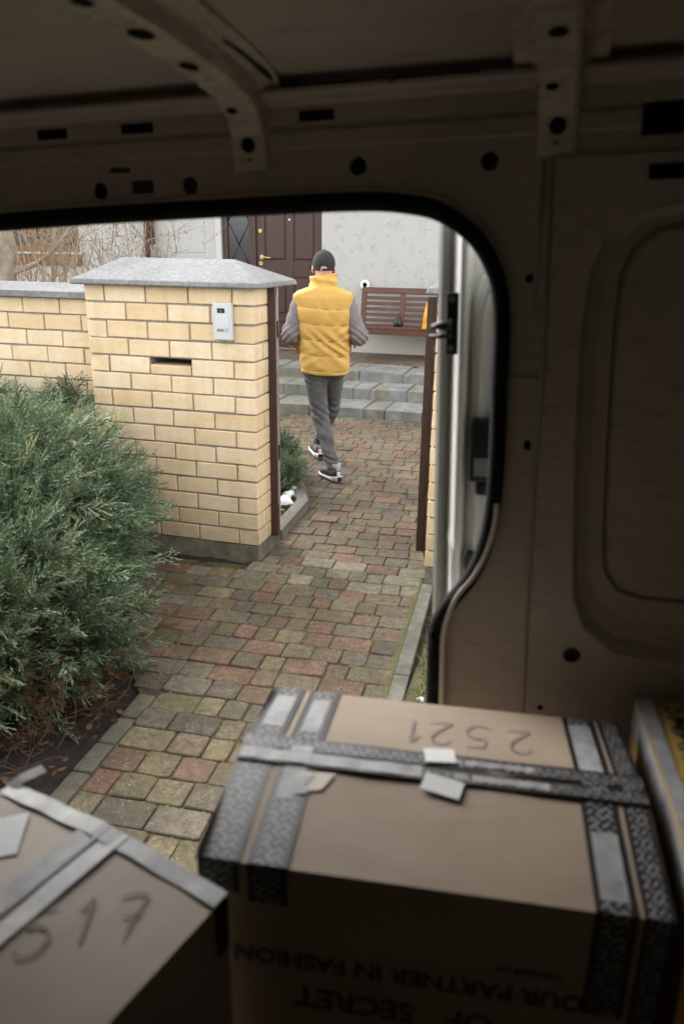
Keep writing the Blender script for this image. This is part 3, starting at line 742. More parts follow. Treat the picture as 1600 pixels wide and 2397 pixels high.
ring = empty('round_fitting', (-2.775, YH, 1.29)); tag(ring, 'small pale round pipe fitting on the wall above the bench corner', 'wall fitting')
pts = [(math.cos(a)*.050, -.045, math.sin(a)*.050) for a in np.linspace(0, 2*math.pi, 25)]
tube('fitting_rim', pts, .020, 'white_dot', ring, 8); V, F = tube_geo([(0, -.04, 0), (0, 0, 0)], .042, 16); mk('fitting_hole', V, F, 'hole_black', ring)
fl = empty('black_flask', (-2.185, 10.43, ZP+.436)); tag(fl, 'small black pear shaped flask standing on the bench seat', 'flask')
prof = [(.0, .0), (.055, .0), (.064, .02), (.062, .06), (.05, .10), (.034, .13), (.030, .15), (.024, .165), (0, .168)]
V = []; F = []; n = 18
for r_, z in prof:
    for k in range(n): V.append((r_*math.cos(2*math.pi*k/n), r_*math.sin(2*math.pi*k/n), z))
for i in range(len(prof)-1):
    for k in range(n): F.append((i*n+k, i*n+(k+1) % n, (i+1)*n+(k+1) % n, (i+1)*n+k))
mk('flask_body', V, F, 'black_plastic', fl, True)
oc = empty('orange_cloth', (-1.74, 10.22, ZP+.436)); tag(oc, 'strip of orange cloth at the bench end beside the gate post', 'cloth')
V = []; F = []
for i in range(9):
    z = .34*(1-i/8); y = -.03 + .02*math.sin(i*1.1)
    for x in (-.035-.045*i/8, .06): V += [(x, y + .012*math.sin(i*.8+x*40), z)]
for i in range(8): F.append((2*i, 2*i+1, 2*i+3, 2*i+2))
o = mk('cloth_sheet', V, F, 'orange_cloth', oc, True); sm = o.modifiers.new('s', 'SOLIDIFY'); sm.thickness = .006

# ================================================================== plants
def plume_template(r, n_side=16, n_sub=5, flat=.55):
    """feathery juniper plume along +Z, length 1, built of slim tapered blades; returns V,T,(tip weight)"""
    V = []; T = []; W = []
    def blade(p, d, L, w, nrm, tw):
        d = d/np.linalg.norm(d); sdir = np.cross(d, nrm); sdir /= (np.linalg.norm(sdir)+1e-9)
        b = len(V); V.extend([p-sdir*w*.5, p+sdir*w*.5, p+d*L*.6+sdir*w*.45, p+d*L*.6-sdir*w*.45, p+d*L]); W.extend([tw*.6, tw*.6, tw, tw, tw*1.15])
        T.extend([(b, b+1, b+2), (b, b+2, b+3), (b+3, b+2, b+4)])
    curve = r.uniform(-.25, .25); curve2 = r.uniform(-.12, .12)
    ax = lambda t: np.array([curve*t*t, curve2*t*t, t])
    for i in range(4):
        t = i/4; p = ax(t); d = ax(t+.25)-p; blade(p, d, .27, .016*(1.2-t), r.normal(size=3), .25)
    for i in range(n_side):
        t = .10 + .86*i/(n_side-1); p = ax(t); ang = (i % 2)*math.pi + r.normal(0, .55); el = r.uniform(.55, .95)
        out = np.array([math.cos(ang), math.sin(ang)*flat, 0]); d = out*math.sin(el) + np.array([curve*.8, 0, math.cos(el)])
        d /= np.linalg.norm(d); L = (.30*(1-t)**.6 + .09)*r.uniform(.75, 1.2); nrm = r.normal(size=3)
        blade(p, d, L, .020, nrm, .5+.4*t)
        for j in range(n_sub):
            q = .22 + .72*j/(n_sub-1); pp = p + d*L*q; sg = 1 if j % 2 else -1
            side = np.cross(d, [0.2, 1, .1]); side /= np.linalg.norm(side)
            dd = d*.85 + side*sg*.55 + r.normal(0, .22, 3); blade(pp, dd, L*.34*(1.15-q*.4)+.012, .016, r.normal(size=3), .65+.35*t)
    return np.array(V), np.array(T), np.array(W)
TR = np.random.default_rng(11)
PLUMES = [plume_template(TR) for _ in range(7)]
LONG = [plume_template(TR, 24, 4, .7) for _ in range(7)]
def plumes(name, base, dirs, lens, tints, parent, mat='juniper_leaf', wid=1.0, seed=5, temps=None):
    r = np.random.default_rng(seed); n = len(base); Vs = []; Ts = []; Tt = []; off = 0
    temps = temps or PLUMES; which = r.integers(0, len(temps), n)
    for k, (V, T, W) in enumerate(temps):
        idx = np.where(which == k)[0]
        if not len(idx): continue
        z = dirs[idx]/np.linalg.norm(dirs[idx], axis=1, keepdims=True)
        a = r.normal(size=(len(idx), 3)); x = a - z*np.sum(a*z, 1, keepdims=True); x /= np.linalg.norm(x, axis=1, keepdims=True); y = np.cross(z, x)
        L = lens[idx][:, None, None]
        P = base[idx][:, None, :] + L*(V[None, :, 0:1]*x[:, None, :]*wid + V[None, :, 1:2]*y[:, None, :]*wid + V[None, :, 2:3]*z[:, None, :])
        # tips nod over a little
        P[:, :, 2] -= (L[:, :, 0]*.10*V[None, :, 2]**2)
        Vs.append(P.reshape(-1, 3)); Ts.append((T[None]+(np.arange(len(idx))*len(V))[:, None, None]+off).reshape(-1, 3)); off += len(idx)*len(V)
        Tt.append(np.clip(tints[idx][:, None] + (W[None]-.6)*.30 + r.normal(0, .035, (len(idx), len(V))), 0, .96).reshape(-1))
    return big_mesh(name, np.concatenate(Vs), np.concatenate(Ts), mat, parent, np.concatenate(Tt))

def ellipsoid_shell(r, ells, n, depth, zmin):
    """points scattered through the outer layer of a union of ellipsoids, with outward directions"""
    P = []; Dn = []; Dp = []
    vol = np.array([e[1][0]*e[1][1]+e[1][1]*e[1][2]+e[1][0]*e[1][2] for e in ells]); vol /= vol.sum()
    while len(P) < n:
        e = ells[r.choice(len(ells), p=vol)]; c, rad = np.array(e[0]), np.array(e[1])
        d = r.normal(size=3); d /= np.linalg.norm(d)
        if d[2] < -.35: continue
        q = 1 - abs(r.normal(0, depth)); p = c + d*rad*q
        lump = .10*math.sin(p[0]*9+e[2])*math.sin(p[1]*8+1.3*e[2]) + .06*math.sin(p[2]*15+p[0]*6)
        p = c + d*rad*(q+lump)
        if p[2] < zmin: continue
        inside = False
        for f in ells:
            if f is e: continue
            if np.sum(((p-np.array(f[0]))/np.array(f[1]))**2) < .55: inside = True; break
        if inside: continue
        nn = d/rad; nn /= np.linalg.norm(nn); P.append(p); Dn.append(nn); Dp.append(q)
    return np.array(P), np.array(Dn), np.array(Dp)

def juniper(name, label, ells, n, seed, lean, Lr=(.14, .27), zmin=.06, stems=40, base_tint=.45, root_at=(0, 0), n_long=0, long_r=(.30, .48)):
    r = np.random.default_rng(seed); root = empty(name, (root_at[0], root_at[1], 0)); tag(root, label, 'shrub')
    loc = np.array([root_at[0], root_at[1], 0])
    def layer(nm, cnt, depth, Lr, back, temps, wid, jit, out, sd):
        P, Dn, Q = ellipsoid_shell(r, ells, cnt, depth, zmin)
        ang = .5*np.sin(P[:, 0]*4.1+seed)*np.cos(P[:, 1]*3.3)          # neighbouring plumes sweep together
        ln = np.array(lean)[None]*r.uniform(.7, 1.2, (cnt, 1)); ln = np.stack([ln[:, 0]*np.cos(ang)-ln[:, 1]*np.sin(ang), ln[:, 0]*np.sin(ang)+ln[:, 1]*np.cos(ang), ln[:, 2]], 1)
        d = Dn*out + ln + r.normal(0, jit, (cnt, 3)); L = r.uniform(Lr[0], Lr[1], cnt)
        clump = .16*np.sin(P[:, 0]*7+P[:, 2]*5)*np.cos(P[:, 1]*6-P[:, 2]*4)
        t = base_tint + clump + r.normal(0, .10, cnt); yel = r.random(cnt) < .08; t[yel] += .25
        return plumes(nm, P-loc-d/np.linalg.norm(d, axis=1, keepdims=True)*L[:, None]*back, d, L, t, root, seed=sd, temps=temps, wid=wid), P
    crown, P = layer('crown', n, .22, Lr, .45, PLUMES, 1.0, .28, r.uniform(.5, 1.0, (n, 1)), seed)
    if n_long:
        # plumes grow in fans from shared branch ends, which leaves dark gaps between the fans
        m_ = n_long//7; Pc, Dc, Qc = ellipsoid_shell(r, ells, m_, .12, zmin)
        ln = np.array(lean)[None]*r.uniform(.6, 1.3, (m_, 1)); dc = Dc*r.uniform(.35, .9, (m_, 1)) + ln + r.normal(0, .15, (m_, 3)); dc /= np.linalg.norm(dc, axis=1, keepdims=True)
        Lc = r.uniform(long_r[0], long_r[1], m_); tc = base_tint + .05 + r.normal(0, .13, m_); yl = r.random(m_) < .10; tc[yl] += .22
        d = np.repeat(dc, 7, 0) + r.normal(0, .26, (m_*7, 3)); L = np.repeat(Lc, 7)*r.uniform(.65, 1.1, m_*7); t = np.repeat(tc, 7)+r.normal(0, .05, m_*7)
        base = np.repeat(Pc - dc*Lc[:, None]*.62, 7, 0) + np.repeat(dc*Lc[:, None], 7, 0)*r.uniform(0, .35, (m_*7, 1)) + r.normal(0, .012, (m_*7, 3))
        plumes('crown_plumes', base-loc, d, L, t, root, seed=seed+1, temps=LONG, wid=.55)
        Sb = Soup()
        for i in range(0, m_):
            a_ = Pc[i]-dc[i]*Lc[i]*.75-loc; b_ = Pc[i]+dc[i]*Lc[i]*.12-loc; V, F = tube_geo([a_, (a_+b_)/2+r.normal(0, .01, 3), b_], [.0045, .0035, .002], 4, False); Sb.add(V, F)
        Sb.obj('branchlets', 'juniper_twig', root, True)['kind'] = 'stuff'
    S = Soup()
    for i in range(stems):
        k = int(r.integers(0, n)); e = ells[int(r.integers(0, len(ells)))]
        b = np.array([e[0][0]+r.normal(0, .12), e[0][1]+r.normal(0, .12), -.02]); tip = P[k]
        mid = b*.45+tip*.55; mid[2] = max(mid[2]*.8, .05); mid += r.normal(0, .05, 3)
        V, F = tube_geo(spline([b-loc, mid-loc, tip-loc], 4), [.011, .010, .010, .009, .008, .007, .006, .005, .003], 5, False); S.add(V, F)
    S.obj('stems', 'juniper_wood', root, True)
    return root, r

big_ells = [((-2.72, 3.10, .40), (.66, .76, .58), .0), ((-2.30, 2.75, .32), (.42, .55, .42), 1.0), ((-2.02, 2.52, .17), (.30, .28, .22), 5.2), ((-3.25, 2.75, .42), (.85, .80, .62), 2.2), ((-2.55, 2.35, .30), (.70, .48, .42), 3.1), ((-3.1, 2.1, .30), (.6, .5, .42), 4.0), ((-2.35, 2.15, .16), (.40, .26, .22), 1.7), ((-2.85, 1.98, .16), (.45, .24, .24), 2.9)]
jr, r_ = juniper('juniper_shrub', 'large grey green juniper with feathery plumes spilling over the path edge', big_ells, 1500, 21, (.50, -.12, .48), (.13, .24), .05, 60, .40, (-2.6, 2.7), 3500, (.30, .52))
# scorched brown foliage and bare dead twigs under its skirt
rr = np.random.default_rng(5); n = 520
bp = np.stack([rr.uniform(-2.5, -1.68, n), rr.uniform(2.05, 3.0, n), rr.uniform(.0, .22, n)], 1); keep = (bp[:, 0]+1.62 < -(bp[:, 1]-2.3)*.25)
bp = bp[keep]; dd = rr.normal(0, 1, bp.shape); dd[:, 2] = abs(dd[:, 2])*.5+.1
o = plumes('dead_foliage', bp-np.array([-2.6, 2.7, 0]), dd, rr.uniform(.08, .16, len(bp)), np.full(len(bp), .3), jr, 'dead_needle', seed=8); o['label'] = 'scorched brown foliage under the skirt'
S = Soup()
for i in range(420):
    x, y = rr.uniform(-2.6, -1.56), rr.uniform(1.75, 2.9)
    if x > -1.6 - max(0, y-2.4)*.8: continue
    a = rr.uniform(0, 6.3); l = rr.uniform(.05, .16); z = rr.uniform(.0, .05)
    p0 = np.array([x, y, z]); p2 = p0+np.array([math.cos(a)*l, math.sin(a)*l, rr.uniform(-.01, .09)]); p1 = (p0+p2)/2+rr.normal(0, .015, 3)
    V, F = tube_geo([p0, p1, p2], [.0019, .0016, .0008], 4, False); S.add(V, F)
o = S.obj('fallen_twigs', 'dry_twig'); tag(o, 'dry twigs littering the soil under the big juniper', 'twigs', kind='stuff')

back_ells = [((-3.35, 3.86, .42), (.30, .24, .62), .3), ((-3.0, 3.90, .40), (.26, .22, .58), 1.1), ((-2.78, 3.93, .40), (.16, .20, .66), 2.0), ((-3.75, 3.85, .45), (.34, .24, .62), 2.8)]
juniper('juniper_shrub', 'darker upright juniper growing tight against the low brick wall', back_ells, 1000, 33, (.05, -.1, 1.0), (.12, .22), .3, 24, .36, (-3.2, 3.88))
sm_ells = [((-1.95, 5.33, .13), (.12, .22, .19), .3), ((-2.12, 5.62, .15), (.17, .26, .25), 1.5)]
juniper('juniper_shrub', 'small blue green juniper behind the gate post, beside the kerb', sm_ells, 480, 44, (.1, -.1, .8), (.10, .20), .03, 4, .40, (-2.0, 5.45))

# leaf litter
def litter(name, n, xr, yr, label, seed, cond=None, zb=.0, size=(.014, .034)):
    r = np.random.default_rng(seed); V = []; T = []; tt = []
    while n > 0:
        x, y = r.uniform(*xr), r.uniform(*yr)
        if cond and not cond(x, y): continue
        n -= 1; a = r.uniform(0, 6.3); L = r.uniform(*size); w = L*r.uniform(.5, .8); tz = r.normal(0, .35); cup = r.uniform(.1, .5)
        ca, sa = math.cos(a), math.sin(a); b = len(V); z0 = zb + r.uniform(.004, .03); c = r.random()
        for u, v in ((-1, 0), (-.4, -.8), (-.4, .8), (0, 0), (.45, -.65), (.45, .65), (1, 0)):
            px, py = u*L, v*w; z = z0 + px*math.sin(tz)*.6 + cup*L*(abs(v)**1.5*.6 + u*u*.3)
            V.append((x+ca*px-sa*py, y+sa*px+ca*py, z)); tt.append(np.clip(c+r.normal(0, .05), 0, 1))
        for t in ((0, 1, 3), (0, 3, 2), (1, 4, 3), (3, 5, 2), (3, 4, 6), (3, 6, 5)): T.append((b+t[0], b+t[1], b+t[2]))
    o = big_mesh(name, np.array(V), np.array(T), 'dead_leaf', None, np.array(tt)); return tag(o, label, 'leaves', kind='stuff')
litter('leaf_litter', 210, (-2.7, -1.52), (1.7, 2.8), 'brown fallen leaves on the soil under the big juniper', 3, lambda x, y: x < -1.56-max(0, y-2.4)*.8, 0., (.009, .022))
litter('leaf_litter', 260, (-2.5, -1.68), (4.55, 6.2), 'brown fallen leaves in the small bed behind the gate post', 4, lambda x, y: x < -1.76-max(0, y-5.0)*.42, .03)
# remnants of snow in the bed
def snow_blob(loc, rx, ry, h, label, seed):
    r = random.Random(seed); V = [(0, 0, h)]; F = []; n = 14
    for k, (q, z) in enumerate(((.45, .9), (.8, .6), (1.0, 0))):
        for i in range(n):
            a = 2*math.pi*i/n; w = 1+.28*math.sin(3*a+seed)+r.uniform(-.12, .12); V.append((rx*q*w*math.cos(a), ry*q*w*math.sin(a), h*z*r.uniform(.85, 1.1)))
    for i in range(n): F.append((0, 1+i, 1+(i+1) % n))
    for k in range(2):
        for i in range(n): F.append((1+k*n+i, 1+(k+1)*n+i, 1+(k+1)*n+(i+1) % n, 1+k*n+(i+1) % n))
    o = mk('snow_patch', V, F, 'snow', None, True); o.location = loc; return tag(o, label, 'snow')
snow_blob((-1.835, 4.98, .035), .060, .085, .045, 'largest lump of old snow lying in the bed beside the kerb', 2)
snow_blob((-1.85, 5.12, .035), .045, .05, .045, 'middle lump of old snow in the bed, below the small juniper', 5)
snow_blob((-1.86, 5.25, .04), .03, .04, .04, 'smallest lump of old snow, farthest back under the small juniper', 8)

# grass verge right of the kerb
def grass(name, n, xr, yr, label, seed, cond=None):
    r = np.random.default_rng(seed); V = []; T = []; tt = []
    while n > 0:
        x, y = r.uniform(*xr), r.uniform(*yr)
        if cond and not cond(x, y): continue
        n -= 1; a = r.uniform(0, 6.3); h = r.uniform(.015, .05); w = r.uniform(.0015, .003); ln = r.uniform(.3, 1.6)*h; b = len(V); c = r.random()
        dx, dy = math.cos(a), math.sin(a)
        for q, ww in ((0, 1), (.55, .8)):
            for sg in (-1, 1): V.append((x+dx*ln*q*q-dy*w*sg*ww, y+dy*ln*q*q+dx*w*sg*ww, -.02+h*q))
        V.append((x+dx*ln, y+dy*ln, -.02+h*.92)); tt += [c]*5
        T += [(b, b+1, b+3), (b, b+3, b+2), (b+2, b+3, b+4)]
    o = big_mesh(name, np.array(V), np.array(T), 'grass_blade', None, np.array(tt)); return tag(o, label, 'grass', kind='stuff')
grass('grass', 9000, (-.56, -.15), (2.0, 3.95), 'patchy short grass beside the right kerb', 6, lambda x, y: x > -.47-(y-2.755)*.069+.02)
snow_blob((-.43, 2.80, -.012), .018, .015, .012, 'tiny bit of old snow in the grass by the right kerb', 11)

# bare winter shrubs behind the wall
def bare_shrub(name, label, loc, n_stems, height, spread, seed, mat, thick=.012, lean=(0, 0), forks=5, buds=True, xlim=.45):
    r = np.random.default_rng(seed); root = empty(name, loc); tag(root, label, 'shrub'); S = Soup(); Bd = Soup()
    def bud(p):
        s = r.uniform(.003, .0075); d = r.normal(size=3)*s
        Bd.add([p+np.array([s, 0, 0]), p+np.array([-s, 0, 0]), p+np.array([0, s, 0]), p+np.array([0, -s, 0]), p+np.array([0, 0, s*1.7])+d, p-np.array([0, 0, s])], [(0, 2, 4), (2, 1, 4), (1, 3, 4), (3, 0, 4), (2, 0, 5), (1, 2, 5), (3, 1, 5), (0, 3, 5)])
    def grow(p, d, L, rad, lv):
        d = d/np.linalg.norm(d); k = 6 if lv == 0 else 4; pts = [p]; bend = r.normal(0, .16, 3)
        for i in range(k):
            d = d + bend/k + r.normal(0, .09, 3) + np.array([0, 0, .03]); d /= np.linalg.norm(d)
            if pts[-1][0] > xlim: d[0] = -abs(d[0])*.6
            pts.append(pts[-1]+d*L/k)
        rads = list(np.linspace(rad, max(rad*.35, .0016), k+1)); V, F = tube_geo(pts, rads, 6 if lv == 0 else 4, False); S.add(V, F)
        if lv < 2:
            for _ in range(forks if lv == 0 else 3):
                q = r.uniform(.25, .98); i = min(int(q*k), k-1); pp = pts[i]+(pts[i+1]-pts[i])*(q*k-i)
                dd = d*.8 + r.normal(0, .55, 3); dd[2] = dd[2]*.7+.15; grow(pp, dd, L*r.uniform(.3, .6), rads[i]*.55, lv+1)
        if buds and lv > 0:
            for q in pts[1:]:
                if r.random() < .35: bud(np.array(q)+r.normal(0, .006, 3))
    for i in range(n_stems):
        a = r.uniform(0, 6.3); b = np.array([math.cos(a), math.sin(a), 0])*r.uniform(0, .16)
        d = np.array([math.cos(a)*spread+lean[0], math.sin(a)*spread*.8+lean[1], 1.0]); grow(b, d, height*r.uniform(.75, 1.15), thick*r.uniform(.6, 1.25), 0)
    S.obj('stems', mat, root, True)
    if buds: Bd.obj('buds', 'bud_brown', root)['kind'] = 'stuff'
    return root
bare_shrub('bare_shrub', 'dense tangle of bare tan stems behind the left end of the wall', (-4.35, 5.45, 0), 18, 2.3, .30, 3, 'shrub_bark', .011, (.06, .05), 5)
bare_shrub('bare_shrub', 'bare tan shrub with crossing stems just left of the pillar cap', (-3.82, 5.55, 0), 11, 2.2, .32, 9, 'shrub_bark', .012, (.0, .05), 4, xlim=.42)
bare_shrub('bare_shrub', 'thin dark twiggy shrub with brown buds behind the pillar cap', (-3.62, 6.0, 0), 9, 2.0, .22, 15, 'shrub_bark_dark', .006, (-.02, 0), 6, xlim=.40)
bare_shrub('bare_shrub', 'fine bare twigs in front of the brown drainpipe', (-4.35, 7.4, 0), 7, 1.85, .18, 23, 'shrub_bark_dark', .005, (-.05, 0), 4, xlim=.25)
bare_shrub('bare_shrub', 'bare shrub with thick grey arching branches in front of the brown window', (-5.2, 6.2, 0), 8, 2.2, .5, 28, 'trunk_bark', .018, (.3, 0), 4, False, xlim=.9)
tr = empty('small_tree', (-4.25, 5.35, 0)); tag(tr, 'small pale grey tree trunk rising behind the far left of the wall', 'tree')
V, F = tube_geo(spline([(0, 0, -.1), (.01, 0, .8), (-.02, 0, 1.5), (.0, .02, 1.8), (-.08, .02, 2.4)], 4), [.095-.002*i for i in range(17)], 12); mk('trunk', V, F, 'trunk_bark', tr, True)
for i, (b, e) in enumerate((((0, 0, 1.55), (.55, .2, 1.98)), ((0, 0, 1.7), (-.5, .1, 2.5)), ((-.02, 0, 1.9), (.45, -.1, 2.7)))):
    b, e = np.array(b), np.array(e); V, F = tube_geo(spline([b, (b+e)/2+np.array([.02, 0, -.08]), e], 4), [.024-.002*k for k in range(9)], 8); mk('limb', V, F, 'trunk_bark', tr, True)

# ================================================================== the delivery man, seen from behind, mid stride
def surface_nets(v, lo, h):
    s = v < 0; nx, ny, nz = v.shape
    cor = [(i, j, k) for i in (0, 1) for j in (0, 1) for k in (0, 1)]
    sl = lambda a, c: a[c[0]:nx-1+c[0], c[1]:ny-1+c[1], c[2]:nz-1+c[2]]
    cnt = sum(sl(s, c).astype(np.int8) for c in cor); mask = (cnt > 0) & (cnt < 8)
    idx = -np.ones(mask.shape, np.int64); ii = np.argwhere(mask); idx[mask] = np.arange(len(ii))
    acc = np.zeros((len(ii), 3)); num = np.zeros(len(ii))
    for a in cor:
        for ax in range(3):
            if a[ax]: continue
            b = list(a); b[ax] = 1
            va = sl(v, a)[mask]; vb = sl(v, b)[mask]; cr = (va < 0) != (vb < 0); t = np.where(cr, va/np.where(cr, va-vb, 1), 0)
            p = np.tile(np.array(a, float), (len(ii), 1)); p[:, ax] += t; acc += p*cr[:, None]; num += cr
    V = (ii + acc/num[:, None])*h + np.array(lo)
    Q = []
    for ax in range(3):
        o1, o2 = [x for x in range(3) if x != ax]
        a = s; b = np.roll(s, -1, ax); ch = a != b
        sle = [slice(1, None)]*3; sle[ax] = slice(0, -1)
        e = np.argwhere(ch[tuple(sle)]); base = np.array([1, 1, 1]); base[ax] = 0; e = e + base
        ok = (e[:, o1] < v.shape[o1]-1) & (e[:, o2] < v.shape[o2]-1); e = e[ok]
        def ci(d1, d2):
            q = e.copy(); q[:, o1] -= d1; q[:, o2] -= d2; return idx[q[:, 0], q[:, 1], q[:, 2]]
        quad = np.stack([ci(1, 1), ci(0, 1), ci(0, 0), ci(1, 0)], 1); sg = s[e[:, 0], e[:, 1], e[:, 2]]
        if ax == 1: sg = ~sg
        quad[~sg] = quad[~sg][:, ::-1]; Q.append(quad)
    Q = np.concatenate(Q); Q = Q[(Q >= 0).all(1)]
    return V, Q
class SDF:
    def __init__(s, lo, hi, h):
        s.lo = np.array(lo, float); s.h = h; n = np.ceil((np.array(hi)-s.lo)/h).astype(int)+1
        s.ax = [s.lo[i]+h*np.arange(n[i]) for i in range(3)]; s.v = np.full(n, .2, np.float32)
    def grid(s): return np.meshgrid(*s.ax, indexing='ij', sparse=True)
    def _sub(s, lo, hi):
        S = []
        for i in range(3):
            a = int(np.clip(np.floor((lo[i]-s.lo[i])/s.h), 0, len(s.ax[i])-1)); b = int(np.clip(np.ceil((hi[i]-s.lo[i])/s.h)+1, 1, len(s.ax[i]))); S.append(slice(a, b))
        return tuple(S), np.meshgrid(*[s.ax[i][S[i]] for i in range(3)], indexing='ij', sparse=True)
    def put(s, fn, lo, hi, k=.02):
        S, (X, Y, Z) = s._sub(np.array(lo)-.05, np.array(hi)+.05); d = fn(X, Y, Z).astype(np.float32); a = s.v[S]
        hh = np.clip(.5+.5*(d-a)/k, 0, 1); s.v[S] = d*(1-hh)+a*hh - k*hh*(1-hh)
    def cone(s, a, b, ra, rb, k=.02, sq=(1, 1, 1)):
        a, b, sq = np.array(a, float), np.array(b, float), np.array(sq, float); m = max(ra, rb)/min(sq)
        def fn(X, Y, Z):
            px, py, pz = (X-a[0])*sq[0], (Y-a[1])*sq[1], (Z-a[2])*sq[2]; d = (b-a)*sq; L2 = d@d+1e-12
            t = np.clip((px*d[0]+py*d[1]+pz*d[2])/L2, 0, 1)
            return (np.sqrt((px-t*d[0])**2+(py-t*d[1])**2+(pz-t*d[2])**2) - (ra+(rb-ra)*t))/max(sq)
        s.put(fn, np.minimum(a, b)-m, np.maximum(a, b)+m, k)
    def ell(s, c, r, k=.02):
        c, r = np.array(c, float), np.array(r, float)
        s.put(lambda X, Y, Z: (np.sqrt(((X-c[0])/r[0])**2+((Y-c[1])/r[1])**2+((Z-c[2])/r[2])**2)-1)*r.min(), c-r, c+r, k)
    def mesh(s, name, mat, parent, extra=None):
        V, Q = surface_nets(s.v, s.lo, s.h)
        me = bpy.data.meshes.new(name); me.from_pydata(V.tolist(), [], Q.tolist()); me.materials.append(M[mat]); me.update()
        bm = bmesh.new(); bm.from_mesh(me); bmesh.ops.recalc_face_normals(bm, faces=bm.faces); bmesh.ops.smooth_vert(bm, verts=bm.verts, factor=.35, use_axis_x=True, use_axis_y=True, use_axis_z=True); bm.to_mesh(me); bm.free(); me.shade_smooth()
        return link(name, me, parent)

man = empty('person', (-1.845, 5.95, 0), (0, 0, R_(16.9))); tag(man, 'man in yellow quilted vest, grey jeans and black cap walking away to the house', 'person')
SHL, SHR = (-.185, .0, 1.395), (.185, .0, 1.395)
EL, ER = (-.256, -.03, 1.125), (.278, -.03, 1.120)
WL, WR = (-.262, .205, 1.075), (.266, .205, 1.075)
HIPL, HIPR = (-.075, -.005, .88), (.085, .02, .88)
KL, KR = (-.020, -.035, .475), (.072, .20, .50)
AL, AR = (.088, -.275, .105), (-.042, .46, .112)

# body: head, neck, trunk, arms with hands, legs - one surface
B = SDF((-.42, -.42, .02), (.42, .62, 1.80), .008)
B.ell((0, .005, 1.655), (.075, .095, .112), .01); B.ell((0, .045, 1.60), (.058, .060, .075), .03)          # skull, jaw
B.cone((0, -.02, 1.42), (0, -.005, 1.58), .062, .056, .03)
B.ell((0, .095, 1.635), (.013, .022, .026), .012)                                                     # nose
for sx in (-1, 1):
    B.ell((sx*.083, .0, 1.628), (.012, .022, .034), .008)                                             # ears
    B.ell((sx*.03, .088, 1.655), (.014, .010, .010), .006)
B.cone((0, 0, .92), (0, 0, 1.33), .115, .14, .05, (.8, 1.1, 1)); B.cone((-.15, 0, 1.40), (.15, 0, 1.40), .06, .06, .05)
for a, e, w_, sx in ((SHL, EL, WL, -1), (SHR, ER, WR, 1)):
    B.cone(a, e, .048, .040, .03); B.cone(e, w_, .038, .028, .02)
    palm = np.array(w_)+np.array([-sx*.005, .075, -.035]); B.cone(w_, palm, .027, .030, .02, (1.0, 1, 1))
    for q in range(4):                                                                                 # fingers curl under the carton
        k0 = palm+np.array([sx*.004, .012, .026-.021*q]); k1 = k0+np.array([0, .038+.004*(q in (1, 2)), -.006]); k2 = k1+np.array([-sx*.008, .030, -.010])
        B.cone(k0, k1, .0105, .0095, .006); B.cone(k1, k2, .0095, .0080, .006)
    t0 = np.array(w_)+np.array([-sx*.012, .035, .008]); t1 = t0+np.array([-sx*.010, .045, .024]); B.cone(t0, t1, .0125, .0110, .008); B.cone(t1, t1+np.array([-sx*.004, .035, .004]), .011, .0090, .006)
for a, k, f in ((HIPL, KL, AL), (HIPR, KR, AR)):
    B.cone(a, k, .075, .050, .04); B.cone(k, f, .048, .036, .03)
    B.cone(f, np.array(f)+np.array([-.02, .12, -.06]), .034, .028, .03)
B.mesh('body', 'skin', man)

